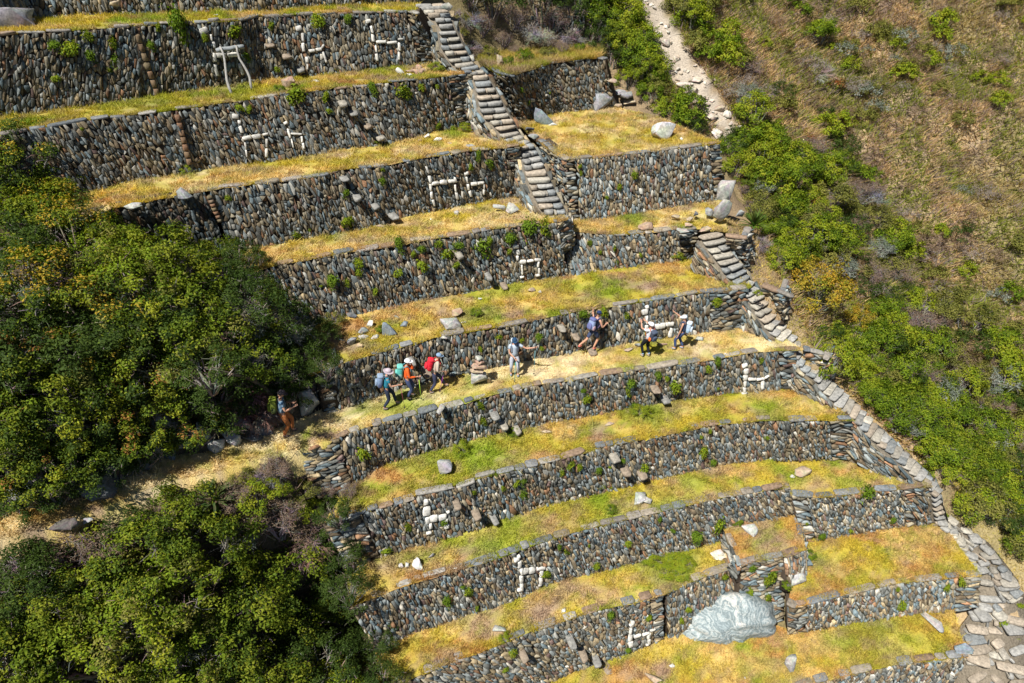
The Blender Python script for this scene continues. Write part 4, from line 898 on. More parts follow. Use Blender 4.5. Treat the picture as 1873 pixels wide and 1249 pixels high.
# the marble outcrop
def outcrop():
    bm = bmesh.new(); bmesh.ops.create_icosphere(bm, subdivisions=5, radius=1)
    c = at(1335, 1150, G['T9']); 
    a = at(1243, 1163, G['T9']); b = at(1420, 1150, G['T9']); w = (b - a).length
    V = []
    for v in bm.verts:
        p = v.co.copy(); x, y, z = p
        # two lobes: the left one low, the right one high, sunk into the turf
        k = 1 + .18 * math.sin(x * 2.3 + 1.1) * math.cos(y * 2.6) + .03 * math.sin(x * 7 + y * 5) + .015 * math.sin(y * 13 + z * 9)
        k += .10 * abs(math.sin(x * 3.4 + y * 1.8)) - .16 * math.exp(-((x + .18 + .25 * y) / .09) ** 2)
        cr = vn(x * 5 + 3, y * 5 + z * 3, 12) + .5 * vn(x * 11, y * 11 + z * 8, 13); k *= 1 + .05 * (float(cr) - .75); k -= .05 * (abs(math.sin(x * 4.2 + z * 3 + y * 2)) < .12)
        zz = z * (1.15 + .65 * max(0, min(1, (x + .35) * 1.6))) * (1 + .3 * max(0, y))
        V.append((x * k * w * .53, y * k * 1.05, zz * k * .78))
    Fc = [[q.index for q in f.verts] for f in bm.faces]; bm.free()
    lo = [i for f in Fc for i in f]; me = mesh_np('marble_outcrop', V, lo, np.arange(len(Fc)) * 3, M_marble, None, False)
    o = link('marble_outcrop', me); mid = (a + b) / 2; o.location = mid + Vector((.0, .55, -.02)); o.rotation_euler = (R(18), R(-4), math.atan2(b.y - a.y, b.x - a.x))
    tag(o, 'huge pale blue and white marbled outcrop bulging from the lowest terrace', 'rock')
outcrop()

# ------------------------------------------------------------------ timber frame leaning on the highest wall
def tube(mb, pts, rads, col, k=6):
    pts = [Vector(p) for p in pts]; b = len(mb.v); V = []; Fc = []
    for i, p in enumerate(pts):
        d = (pts[min(i + 1, len(pts) - 1)] - pts[max(i - 1, 0)]).normalized(); x = d.orthogonal().normalized(); y = d.cross(x)
        for j in range(k): a = 2 * math.pi * j / k; V.append(p + (x * math.cos(a) + y * math.sin(a)) * rads[i])
    for i in range(len(pts) - 1):
        for j in range(k): Fc.append((i * k + j, i * k + (j + 1) % k, (i + 1) * k + (j + 1) % k, (i + 1) * k + j))
    Fc.append(tuple(range(k))[::-1]); Fc.append(tuple((len(pts) - 1) * k + j for j in range(k))); mb.add(V, Fc, col)
def frame():
    f1 = at(424, 172, G['T1']); f2 = at(460, 164, G['T1']); root = empty('pole_frame', (f1 + f2) / 2, 'frame of two weathered poles and a crossbeam leaning on the highest wall', 'frame')
    for (foot, u, v, bend) in ((f1, 401, 82, (-.05, 0, .0)), (f2, 431, 80, (.08, 0, 0))):
        top, n, t, up = wpt('W1', u, v, .34); mb = MB(); P_ = [foot.lerp(top, k / 7) + Vector(bend) * math.sin(k / 7 * 6) + Vector((rnd.uniform(-.02, .02), 0, 0)) for k in range(8)]
        tube(mb, P_, [.058 - .003 * k for k in range(8)], (.33, .32, .30), 8); mb.build('pole', M_wood, root)
    a, n, t, up = wpt('W1', 394, 89, .25); b, _, _, _ = wpt('W1', 443, 82, .25); mb = MB(); tube(mb, [a.lerp(b, k / 6) + Vector((0, 0, rnd.uniform(-.02, .02))) for k in range(7)], [.08, .09, .085, .09, .08, .085, .08], (.27, .29, .30), 8); mb.build('crossbeam', M_wood, root)
frame()
# long brown joint stones set upright in the step-outs of two walls
for key, a, b, lab in (('W1', (250, 62), (288, 176), 'brown upright joint of the highest wall'), ('W2', (324, 210), (347, 300), 'brown upright joint of the second wall'), ('W3', (382, 356), (388, 412), 'brown upright joint at the left end of the third wall')):
    p, n, t, up = wpt(key, *a, .07); q, _, _, _ = wpt(key, *b, .07); mb = MB(); k = 7
    for i in range(k):
        c = p.lerp(q, (i + .5) / k); d = (q - p).normalized(); wslab(mb, c, d, n.cross(d).normalized(), n, (q - p).length / k * .98, .2, .16, (.20 * rnd.uniform(.8, 1.2), .135, .085))
    mb.build('joint_stones', M_stone, WALLS[key]['root'])
print('objects', round(time.time() - _t0, 1))

# ------------------------------------------------------------------ foliage
def leaves_np(cent, nrm, size, aspect=.42, fold=.15):
    n = len(cent); nrm = nrm / np.linalg.norm(nrm, axis=1)[:, None]
    r = npr.normal(0, 1, (n, 3)); t = np.cross(nrm, r); t /= np.linalg.norm(t, axis=1)[:, None] + 1e-9; b = np.cross(nrm, t)
    s = size[:, None]; V = np.zeros((n, 4, 3))
    V[:, 0] = cent - t * s * .5; V[:, 1] = cent + b * s * aspect * .5 + nrm * s * fold; V[:, 2] = cent + t * s * .5 - nrm * s * fold * .8; V[:, 3] = cent - b * s * aspect * .5 + nrm * s * fold
    return V
def foliage(name, n, rad, leaf, cols, clumps=34, spread=.2, aspect=.42, flat=.0, up=.5, var=.25, tip=None, tipfrac=.0, low=-.15):
    """leaf-sized faces gathered in clumps through the crown's volume"""
    rx, ry, rz = rad
    d = npr.normal(0, 1, (clumps, 3)); d /= np.linalg.norm(d, axis=1)[:, None]; d[:, 2] = np.where(d[:, 2] < low, -d[:, 2], d[:, 2])
    rr = .45 + .55 * npr.random(clumps) ** .6
    C = d * rr[:, None]; csz = spread * (.6 + .8 * npr.random(clumps))
    w = csz ** 2; w /= w.sum(); k = npr.choice(clumps, n, p=w)
    off = npr.normal(0, 1, (n, 3)); off /= np.linalg.norm(off, axis=1)[:, None]; off *= (npr.random(n) ** .45)[:, None]
    P_ = C[k] + off * csz[k][:, None]; nrm = off * .6 + d[k] * .5 + npr.normal(0, .45, (n, 3)); nrm[:, 2] += up
    cent = P_ * np.array([rx, ry, rz]) + np.array([0, 0, rz * .75])
    sz = leaf * (.6 + .8 * npr.random(n)); V = leaves_np(cent, nrm, sz, aspect)
    cols = np.array(cols); ci = npr.integers(0, len(cols), clumps); mixk = npr.random(n) < .35
    idx = np.where(mixk, npr.integers(0, len(cols), n), ci[k]); c = cols[idx] * (1 - var / 2 + var * npr.random(n))[:, None]
    if tip is not None:
        m = (P_[:, 2] > .35) & (npr.random(n) < tipfrac) & ((k % 2) == 0); c[m] = np.array(tip) * (.8 + .4 * npr.random(m.sum()))[:, None]
    return mesh_np(name, V.reshape(-1, 3), np.arange(n * 4), np.arange(n) * 4, M_leaf, np.repeat(c, 4, axis=0)), C * np.array([rx, ry, rz]) + np.array([0, 0, rz * .75])
def branches(name, targets, col, r0=.05, k=4, twig=0, base=(0, 0, -.35)):
    mb = MB()
    for T in targets:
        T = Vector(T) * .93; b = Vector(base) + Vector((rnd.uniform(-.12, .12), rnd.uniform(-.12, .12), 0)); m = b.lerp(T, .5) + Vector((rnd.uniform(-.2, .2), rnd.uniform(-.2, .2), rnd.uniform(0, .25))) * T.length * .5
        pts = [b, b.lerp(m, .5) + Vector((rnd.uniform(-.05, .05), 0, 0)), m, m.lerp(T, .55) + Vector((0, rnd.uniform(-.07, .07), .04)), T]
        tube(mb, pts, [r0, r0 * .8, r0 * .6, r0 * .38, r0 * .12], tuple(c * rnd.uniform(.8, 1.2) for c in col), k)
        for _ in range(twig):
            f = rnd.uniform(.35, 1); a = pts[2].lerp(pts[4], f); e = a + Vector((rnd.gauss(0, 1), rnd.gauss(0, 1), rnd.uniform(-.4, 1.1))).normalized() * rnd.uniform(.15, .5); e2 = a.lerp(e, .5) + Vector((rnd.gauss(0, .04), rnd.gauss(0, .04), rnd.gauss(0, .04)))
            tube(mb, [a, e2, e], [r0 * .22, r0 * .15, r0 * .06], tuple(c * rnd.uniform(.8, 1.3) for c in col), 3)
    return mb.mesh(name, M_wood)
PROTO = {}
GRN1 = [(.11, .165, .012), (.155, .205, .016), (.065, .105, .012), (.22, .25, .022)]
YGR = [(.25, .31, .02), (.31, .33, .025), (.18, .26, .018)]
DGRN = [(.035, .065, .012), (.05, .085, .014), (.07, .11, .02)]
OLV = [(.19, .20, .04), (.25, .24, .055), (.13, .14, .035)]
GRYG = [(.22, .25, .20), (.28, .30, .26), (.16, .19, .15)]
DRY = [(.24, .17, .11), (.30, .22, .15), (.19, .13, .10)]
def proto(key, cols, n, rad, leaf, wood=(.26, .23, .19), nb=20, twig=7, **kw):
    f, c = foliage('foliage', n, rad, leaf, cols, **kw); b = branches('branches', [c[i] for i in range(min(nb, len(c)))], wood, .035 * max(rad), 4, twig); PROTO[key] = (f, b, rad)
proto('broad', GRN1, 6000, (1.5, 1.5, 1.15), .088, clumps=56, spread=.17)
proto('broad2', GRN1 + YGR + OLV, 6000, (1.6, 1.4, 1.25), .082, clumps=60, spread=.16)
proto('yellowtip', GRN1 + DGRN, 5600, (1.5, 1.5, 1.3), .08, clumps=52, spread=.16, tip=(.42, .30, .035), tipfrac=.5)
proto('rusttip', GRN1 + YGR + DGRN, 5600, (1.5, 1.4, 1.2), .082, clumps=50, spread=.16, tip=(.38, .19, .05), tipfrac=.42)
proto('dark', DGRN, 4000, (1.5, 1.5, 1.2), .085, clumps=50, spread=.17)
proto('olive', OLV, 3000, (1.0, 1.0, .75), .085, clumps=30, spread=.24, twig=10, wood=(.26, .22, .20))
proto('yellowgreen', YGR, 3200, (1.0, 1.0, .8), .09, clumps=30, spread=.24)
proto('smallgreen', [(.13, .20, .012), (.18, .26, .016), (.09, .15, .012), (.23, .29, .02)], 3200, (1.0, 1.0, .8), .09, clumps=28, spread=.25)
proto('grey', GRYG, 1700, (1.0, 1.0, .8), .075, clumps=26, spread=.22, wood=(.30, .31, .28), nb=22, twig=16)
proto('dry', DRY, 1500, (1.0, 1.0, .65), .085, clumps=24, spread=.26, wood=(.27, .22, .21), nb=22, twig=18, aspect=.2)
proto('orange', [(.42, .27, .03), (.34, .27, .03), (.18, .20, .02)], 4200, (1.1, 1.0, 1.0), .085, clumps=34, spread=.22)
proto('rustpatch', [(.36, .12, .04), (.30, .17, .06), (.14, .13, .04)], 1500, (.7, .7, .5), .08, clumps=18, spread=.26)
def twiggy(key, col, rad, n, droop=0.0, r0=.035):
    mb = MB()
    for i in range(n):
        d = Vector((rnd.gauss(0, 1), rnd.gauss(0, 1), abs(rnd.gauss(0, .8)))).normalized(); T = Vector((d.x * rad[0], d.y * rad[1], d.z * rad[2])) * rnd.uniform(.6, 1)
        c = tuple(q * rnd.uniform(.75, 1.25) for q in col); m = T * .5 + Vector((0, 0, .25 * rad[2])); tube(mb, [(0, 0, -.2), m * .5, m, T], [r0, r0 * .7, r0 * .45, r0 * .2], c, 4)
        for _ in range(14):
            f = rnd.uniform(.1, 1); a = m.lerp(T, f); e = a + (d + Vector((rnd.gauss(0, .8), rnd.gauss(0, .8), rnd.gauss(0, .6) - droop))).normalized() * rnd.uniform(.2, .5) * max(rad) * .8
            tube(mb, [a, a.lerp(e, .5) + Vector((0, 0, .03)), e], [r0 * .3, r0 * .2, r0 * .1], c, 3)
            for _ in range(3):
                a2 = a.lerp(e, rnd.uniform(.3, .9)); e3 = a2 + (e - a).normalized() * .18 + Vector((rnd.gauss(0, .09), rnd.gauss(0, .09), rnd.gauss(0, .09) - droop * .08)); tube(mb, [a2, e3], [r0 * .18, r0 * .08], c, 3)
    PROTO[key] = (None, mb.mesh('branches', M_wood), rad)
twiggy('lichen', (.40, .42, .33), (1.2, 1.2, .9), 22)
twiggy('redtwig', (.27, .17, .16), (1.1, 1.0, .8), 30, droop=1.0)
twiggy('greytwig', (.30, .28, .27), (1.0, 1.0, .8), 20)
LAB = dict(broad='dense broad-leaved green shrub', broad2='dense light green shrub', yellowtip='dark shrub with yellow-tipped shoots', rusttip='green shrub with rust-tipped shoots', dark='dark green shrub', olive='low olive shrub',
           yellowgreen='bright yellow-green shrub', smallgreen='bright green shrub', grey='silvery grey shrub', dry='dry brown brush bush', orange='golden-orange shrub', rustpatch='small rust-red bush', lichen='bare shrub of pale lichened branches', redtwig='bare shrub of drooping reddish twigs', greytwig='bare grey twiggy bush')
def shrub(key, p, s, label, group=None, sq=1.0):
    f, b, rad = PROTO[key]
    root = empty('shrub', p, label, 'shrub', group, rz=rnd.uniform(0, 6.28)); root.scale = (s, s * rnd.uniform(.85, 1.15), s * sq)
    root.rotation_euler = (rnd.uniform(-.15, .15), rnd.uniform(-.15, .15), root.rotation_euler.z)
    if f is not None: o = link('foliage', f, root, False)
    o = link('branches', b, root, False)
    return root
def gp(u, v, lift=0.0):
    p = hit(u, v, lift); return Vector((p.x, p.y, float(ground(p.x, p.y)[0]) - .1))
# --- the dark mass of shrubs on the left, above the footpath
LEFTUP = [('yellowtip', 40, 300, 1.2), ('dark', 30, 270, .9), ('broad', 90, 330, .9), ('broad', 60, 400, 1.2), ('yellowtip', 130, 440, 1.2), ('dark', 20, 480, 1.2), ('yellowtip', 60, 540, 1.2), ('broad2', 200, 470, 1.0), ('broad', 300, 480, 1.2), ('greytwig', 160, 380, .9),
          ('broad2', 250, 540, 1.3), ('broad', 340, 560, 1.2), ('grey', 400, 560, 1.0), ('greytwig', 300, 420, .9), ('smallgreen', 340, 430, .9), ('greytwig', 400, 440, .9), ('broad', 400, 480, .9), ('yellowtip', 160, 590, 1.2), ('dark', 60, 640, 1.2), ('broad2', 310, 640, 1.2), ('broad2', 380, 620, 1.1),
          ('rusttip', 230, 690, 1.2), ('yellowtip', 150, 690, 1.1), ('dark', 450, 560, 1.0), ('broad', 470, 640, .9), ('dark', 500, 590, .9), ('dark', 540, 640, .85), ('lichen', 480, 590, 1.05), ('redtwig', 440, 690, .9), ('dark', 380, 700, 1.0), ('rusttip', 320, 710, 1.0),
          ('broad', 50, 720, 1.1), ('rusttip', 120, 740, 1.1), ('broad', 30, 790, .9), ('rusttip', 270, 750, 1.0), ('rusttip', 190, 760, .9), ('dark', 100, 800, .8), ('dark', 500, 680, .8), ('greytwig', 10, 560, 1.0), ('dark', 430, 530, .8), ('broad', 480, 545, .7), ('dark', 560, 690, .7), ('dark', 10, 370, 1.0), ('dark', 200, 410, .8), ('dark', 270, 380, .6), ('olive', 340, 400, .7)]
for i, (k, u, v, s) in enumerate(LEFTUP):
    shrub(k, gp(u, v, 1.0 * s), s, LAB[k] + ' in the thicket left of the terraces, above the footpath', 'thicket above the footpath')
for k, u, v, s in [('rusttip', 40, 850, .9), ('broad', 110, 840, .9), ('dark', 170, 820, .9), ('rusttip', 230, 800, .9), ('dark', 290, 790, .8), ('rusttip', 340, 770, .8), ('dark', 10, 890, .7), ('dark', 80, 880, .7), ('dark', 250, 830, .6), ('dark', 400, 745, .8), ('redtwig', 460, 720, .8), ('dark', 520, 710, .7), ('broad', 0, 830, .9), ('dark', 140, 860, .6), ('dark', 200, 850, .6), ('rusttip', 0, 760, 1.0), ('dark', 580, 665, .6), ('yellowtip', 10, 320, 1.1), ('dark', 60, 290, .8), ('yellowtip', 100, 370, 1.0), ('dark', 150, 400, .7), ('grey', 30, 250, .8), ('greytwig', 70, 260, .8), ('dark', 200, 430, .9), ('smallgreen', 260, 420, .7), ('olive', 300, 400, .5), ('greytwig', 350, 470, .9), ('greytwig', 420, 470, .8)]:
    shrub(k, gp(u, v, 1.3 * s), s, LAB[k] + ' in the thicket left of the terraces, above the footpath', 'thicket above the footpath')
for k, u, v, s in [('lichen', 400, 540, .9), ('grey', 330, 600, .8), ('greytwig', 180, 500, .8), ('lichen', 60, 480, .8), ('lichen', 420, 610, .7), ('olive', 250, 470, .8), ('dry', 360, 660, .8), ('olive', 120, 640, .9), ('greytwig', 60, 700, .8), ('grey', 440, 570, .8), ('dry', 220, 620, .7), ('greytwig', 540, 620, .8), ('lichen', 510, 560, .8)]:
    shrub(k, gp(u, v, 1.9) + Vector((0, 0, .8)), s, LAB[k] + ' in the thicket left of the terraces, above the footpath', 'thicket above the footpath')
def overhang(u, v, r, label):  # leaning trees added for shade, each crown set sunward of its target
    t = at(u, v, pathz(u)) + (Vector((0, 0, 1.0)) if u > 500 else INW * 2.1 + Vector((0, 0, 1.6))); c = t + SUN_DIR * 3.6; b = gp(u, v - 45); root = empty('added_shade_tree', b, label, 'tree')
    mb = MB(); m = b.lerp(c, .5) + Vector((0, 0, .5)); tube(mb, [b - Vector((0, 0, .4)), b.lerp(m, .6) + Vector((0, 0, .2)), m, c], [.08, .07, .055, .03], (.10, .085, .065), 6); mb.build('trunk', M_wood, root)
    cr = empty('crown', c - b - Vector((0, 0, .9 * r))); cr.parent = root; cr.scale = (r, r, r * .8); cr.rotation_euler = (0, 0, u)
    f, bb, _ = PROTO['dark' if u > 300 else 'rusttip']; link('foliage', f, cr, False); link('branches', bb, cr, False)
for u, v, r, l in [(527, 790, .85, 'dark leaning tree added to shade the hiker on the footpath'), (470, 800, .9, 'dark leaning tree added to shade the cliff rocks left of the shaded hiker'), (400, 830, .95, 'leaning tree added to shade the middle of the cliff'), (320, 850, .95, 'leaning tree added to shade the cliff right of the dark path boulder'), (230, 880, 1.0, 'rust-tipped leaning tree added for shade over the path left of the middle'), (130, 915, 1.0, 'rust-tipped leaning tree added for shade above the dark path boulder'), (40, 945, 1.0, 'rust-tipped leaning tree added for shade at the left photo edge over the path')]: overhang(u, v, r, l)
for k, u, v, s, pl in [('dark', 618, 960, .5, 'T6'), ('dry', 640, 905, .45, 'T6'), ('olive', 655, 1030, .5, 'T7'), ('dark', 640, 1045, .6, 'T7'), ('dry', 690, 1165, .5, 'T8'), ('dark', 700, 1185, .5, 'T8'), ('dark', 705, 1262, .5, 'T8'), ('olive', 735, 1250, .35, 'T8'), ('dark', 640, 1105, .6, 'T7'), ('dry', 600, 905, .4, 'T6'), ('dark', 598, 690, .5, 'T4'), ('olive', 610, 600, .5, 'T4'), ('dark', 585, 640, .6, 'T4'), ('olive', 470, 490, .5, 'T3'), ('dark', 445, 500, .6, 'T3')]:
    shrub(k, at(u, v, PL[pl]), s, LAB[k] + ' at the left end of a terrace', 'brush at the left ends of the terraces')
LEFTDN = [('broad', 330, 960, 1.0), ('broad', 260, 1020, 1.2), ('broad', 370, 1020, 1.2), ('broad2', 300, 1100, 1.3), ('broad', 420, 1110, 1.2), ('broad2', 230, 1130, 1.2), ('broad', 500, 1060, 1.1), ('broad', 540, 1130, 1.1), ('broad2', 160, 1190, 1.2), ('broad', 80, 1120, 1.0), ('broad', 60, 1220, 1.2), ('broad2', 330, 1200, 1.2),
          ('broad', 440, 1210, 1.1), ('broad2', 560, 1220, .9), ('yellowgreen', 620, 1240, .8), ('dark', 600, 1150, .9), ('dark', 620, 1060, .9), ('broad2', 640, 1200, .7), ('redtwig', 560, 980, 1.0), ('dry', 500, 850, .7), ('greytwig', 480, 862, .6), ('dry', 545, 848, .6), ('olive', 440, 872, .5), ('dark', 590, 930, .6), ('dry', 575, 890, .6), ('dry', 500, 940, 1.1), ('dry', 570, 940, 1.0), ('yellowgreen', 460, 905, .7), ('yellowgreen', 500, 890, .5), ('dry', 200, 980, 1.0), ('dry', 120, 1000, 1.0), ('redtwig', 60, 1030, .9), ('greytwig', 180, 1040, .9),
          ('dry', 430, 890, .8), ('dark', 590, 1010, .8), ('greytwig', 30, 1010, .8), ('dark', 20, 1080, .9), ('dry', 140, 1070, .9), ('dark', 230, 960, .6), ('olive', 550, 900, .6), ('grey', 430, 985, .6), ('grey', 220, 1110, .8), ('lichen', 330, 1150, .9), ('lichen', 20, 1180, .8), ('dry', 520, 1240, 1.0), ('dark', 640, 1120, .8), ('yellowgreen', 560, 930, .6), ('dark', 520, 1180, .9), ('broad', -20, 1230, 1.1), ('dark', 660, 1160, .7), ('dark', 60, 1060, .8), ('dry', 300, 930, .7), ('dry', 380, 900, .6), ('dry', 260, 960, .7), ('dark', 590, 1230, .9), ('broad', 500, 1290, 1.2), ('broad', 300, 1290, 1.2), ('broad2', 100, 1300, 1.2), ('dark', 660, 1260, .8)]
for i, (k, u, v, s) in enumerate(LEFTDN):
    shrub(k, gp(u, v, .8 * s), s, LAB[k] + ' on the slope below the footpath, bottom left', 'shrubs below the footpath')
# --- top thicket, above the curved wall
for k, u, v, s in [('dry', 850, 48, .5), ('greytwig', 862, 74, .5), ('dry', 868, 92, .4), ('olive', 842, 30, .5), ('dry', 880, 45, .9), ('greytwig', 850, 30, .9), ('dry', 940, 30, 1.0), ('greytwig', 960, 60, .9), ('dark', 900, 20, 1.0), ('dry', 1010, 40, 1.0), ('dark', 990, 20, 1.0), ('lichen', 985, 50, .8), ('greytwig', 1040, 60, .9), ('dark', 1050, 25, 1.0), ('dry', 920, 70, .7), ('olive', 840, 60, .5), ('dry', 1000, 75, .7), ('dark', 1080, 60, .8), ('dry', 860, -10, 1.1), ('dark', 1000, -20, 1.2)]:
    shrub(k, gp(u, v, .4), s, LAB[k] + ' in the brown thicket above the curved wall', 'thicket above the curved wall')
for k, u, v, s, pl in [('olive', 900, 108, .4, 'T1b'), ('smallgreen', 960, 112, .4, 'T1b'), ('yellowgreen', 890, 100, .3, 'T1b'), ('dry', 1030, 98, .45, 'T1b'), ('olive', 1000, 105, .4, 'T1b'), ('dry', 940, 100, .4, 'T1b'), ('smallgreen', 1060, 95, .3, 'T1b'), ('smallgreen', 930, 120, .3, 'T1b')]:
    shrub(k, at(u, v, PL[pl]), s, LAB[k] + ' on the overgrown patch beside the upper staircase', 'overgrown patch beside the upper staircase')
for k, u, v, s in [('smallgreen', 1105, 40, 1.1), ('broad', 1130, 70, .75), ('yellowgreen', 1140, 30, 1.1), ('smallgreen', 1160, 110, 1.1), ('broad2', 1180, 140, .65), ('yellowgreen', 1175, 75, 1.0), ('smallgreen', 1190, 172, .8), ('yellowgreen', 1215, 200, .7), ('smallgreen', 1245, 225, .6), ('dark', 1275, 240, .4), ('yellowgreen', 1150, 145, .7), ('dark', 1120, 110, .7), ('dark', 1095, 80, .7),
                 ('dark', 1265, 235, .5), ('smallgreen', 1340, 270, .8), ('yellowgreen', 1345, 310, .8), ('dry', 1365, 345, .6), ('greytwig', 1390, 440, .6), ('dry', 1372, 375, .5), ('smallgreen', 1400, 420, .7)]:
    shrub(k, gp(u, v, .5 * s), s, LAB[k] + ' crowding the gully right of the terraces', 'shrubs of the gully')
# --- gully and far hillside
def hill_density(u, v):
    gul = 1190 + (v * .62 if v < 700 else 434 + (v - 700) * 1.0)     # line of the gully
    dd = u - gul
    return dd
cnt = 0; rg = random.Random(5)
spots = []
for u in range(1090, 1960, 24):
    for v in range(-40, 1010, 24):
        uu = u + rg.uniform(-14, 14); vv = v + rg.uniform(-14, 14)
        if vv < 250: edge = 1080 + max(0, vv - 40) * .8
        elif vv < 430: edge = 1312 + (vv - 250) * .42
        elif vv < 700: edge = 1395 + (vv - 430) * .50
        else: edge = 1545 + (vv - 700) * .98
        if uu < edge + 8: continue
        dd = uu - edge; g = float(fbm(np.array([uu / 120.]), np.array([vv / 120.]), 21, 3)[0])
        scar = any(abs(uu - (a + (b - a) * (vv - c) / (d - c))) < 44 for (a, c, _), (b, d, _) in zip(SCARPX, SCARPX[1:]) if c <= vv < d)
        if scar or math.hypot(uu - 1490, vv - 535) < 62 or math.hypot(uu - 1562, vv - 575) < 34: continue
        dens = .95 if dd < (110 if vv < 560 else 150) else (.6 if dd < 240 and vv < 1000 else .0)
        if dd >= 240: dens = .16 + .55 * max(0, (g - .42) * 4)
        if vv > 560 and dd < 330: dens = max(dens, .8)
        if rg.random() > dens: continue
        if dd < 120: k = rg.choices(['smallgreen', 'yellowgreen', 'broad', 'dark', 'olive', 'grey'], [4.5, 4, 1.6, 1.8, 2.2, .6])[0]; s = rg.uniform(.6, 1.1)
        elif dd < 240 or (vv > 560 and dd < 330): k = rg.choices(['smallgreen', 'dark', 'olive', 'yellowgreen', 'dry', 'grey', 'greytwig', 'rustpatch'], [3, 1.8, 3, 2.8, 2.4, 1.1, 1.5, .35])[0]; s = rg.uniform(.6, 1.15)
        else: k = rg.choices(['olive', 'smallgreen', 'yellowgreen', 'dry', 'grey', 'greytwig', 'dark', 'rustpatch'], [5, .8, 2.6, 4, 1.4, 3, .5, .4])[0]; s = rg.uniform(.4, .95)
        if k in ('broad', 'dark'): s *= .62
        spots.append((k, uu, vv, s, 'gully' if dd < 240 else 'hill'))
pri = sorted(range(len(spots)), key=lambda i: -spots[i][3] * (1.25 if spots[i][4] == 'gully' else 1) * (1 + spots[i][2] / 1600))
keep_ = set(pri[:145]); rest = [spots[i] for i in pri[145:]]; spots = [spots[i] for i in sorted(keep_)]
for (k, u, v, s, where) in spots:
    shrub(k, gp(u, v, .25 * s), s, LAB[k] + (' crowding the gully right of the terraces' if where == 'gully' else ' on the dry hillside at the right'), 'shrubs of the gully' if where == 'gully' else 'shrubs of the dry hillside', sq=rg.uniform(.8, 1.15))
def brush():
    Vs, Cs = [], []
    for (k, u, v, s, where) in rest:
        f, b, rad = PROTO[k]; f = f or PROTO['dry'][0]; nv = len(f.vertices); co = np.zeros(nv * 3, dtype=np.float32); f.vertices.foreach_get('co', co); c = np.zeros(nv * 4, dtype=np.float32); f.attributes['col'].data.foreach_get('color', c)
        co = co.reshape(-1, 4, 3); c = c.reshape(-1, 4, 4)[:, :, :3]; n = len(co); q = npr.permutation(n)[:int(n * .4)]; co = co[q]; c = c[q]
        m = co.mean(axis=1, keepdims=True); co = m + (co - m) * 1.5; a = rnd.uniform(0, 6.28); ca, sa = math.cos(a), math.sin(a)
        if k == 'greytwig': c = c * 0 + np.array((.28, .24, .22)) * (.7 + .6 * npr.random((len(c), 1, 1)))
        p = gp(u, v, .25 * s); x = (co[..., 0] * ca - co[..., 1] * sa) * s + p.x; y = (co[..., 0] * sa + co[..., 1] * ca) * s + p.y; z = co[..., 2] * s + p.z
        Vs.append(np.stack([x, y, z], -1).reshape(-1, 3)); Cs.append(c.reshape(-1, 3))
    V = np.concatenate(Vs); n = len(V) // 4
    tag(link('brush', mesh_np('brush', V, np.arange(n * 4), np.arange(n) * 4, M_leaf, np.concatenate(Cs))), 'mixed low brush covering the dry hillside and the gully', 'brush', kind='stuff')
brush()
print('shrubs', len(spots), round(time.time() - _t0, 1))
for k, u, v, s, l in [('orange', 1492, 555, 1.35, 'large golden-orange dome shrub beside the long staircase'), ('orange', 1562, 590, .75, 'smaller orange shrub right of the golden dome'), ('grey', 1540, 500, .9, 'pale silver shrub behind the golden dome shrub'), ('grey', 1478, 452, .6, 'whitish flowering bush above the golden dome shrub'),
                      ('yellowgreen', 1540, 450, .8, 'yellow shrub above the pale silver shrub'), ('smallgreen', 1500, 70, 1.0, 'flat-topped green tree crown on the upper hillside'), ('lichen', 1495, 130, .9, 'pale lichened bare bush under the flat-topped crown'), ('grey', 1390, 350, .7, 'silver-grey shrub in the gully behind the square platform corner'), ('rustpatch', 1640, 560, .7, 'rust-red bush on the slope right of the golden dome'), ('rustpatch', 1480, 250, .6, 'rust-orange bush above the gully')]:
    shrub(k, gp(u, v, .3), s, l)
# dry grass and dead twigs between the hillside shrubs
def hill_cover():
    n = 700000
    # scatter in world space over the part of the hill in view
    x = npr.uniform(6, 44, n); y = npr.uniform(20, 66, n); z = ground(x, y); p = np.stack([x, y, z], 1); uu, vv = project(p)
    edge = np.where(vv < 250, 1100 + np.maximum(0, vv - 60) * .9, np.where(vv < 430, 1330 + (vv - 250) * .35, np.where(vv < 700, 1395 + (vv - 430) * .5, 1545 + (vv - 700) * .98)))
    k = (uu > edge - 10) & (uu < 2050) & (vv > -150) & (vv < 1100)
    for (ax, ay), (bx, by), rr in SCAR:
        dx, dy = bx - ax, by - ay; tt = np.clip(((x - ax) * dx + (y - ay) * dy) / (dx * dx + dy * dy), 0, 1); k &= np.hypot(x - ax - dx * tt, y - ay - dy * tt) > rr + .1
    p = p[k]; c = hill_col(p[:, 0], p[:, 1]) * np.array((1.42, 1.34, 1.14)); g = npr.random(len(p)); c[g < .25] = np.array((.27, .21, .19)); pg = fbm(p[:, 0] * .8, p[:, 1] * .8, 58, 4); c[(g > .25) & (g < .35 + np.clip(pg - .42, 0, 1) * 3)] = np.array((.24, .27, .04))
    tag(link('dry_grass', blade_mesh('dry_grass', p, c, .12, .45, .028, 1.0)), 'dry grass and dead twigs covering the hillside', 'grass', kind='stuff')
hill_cover()
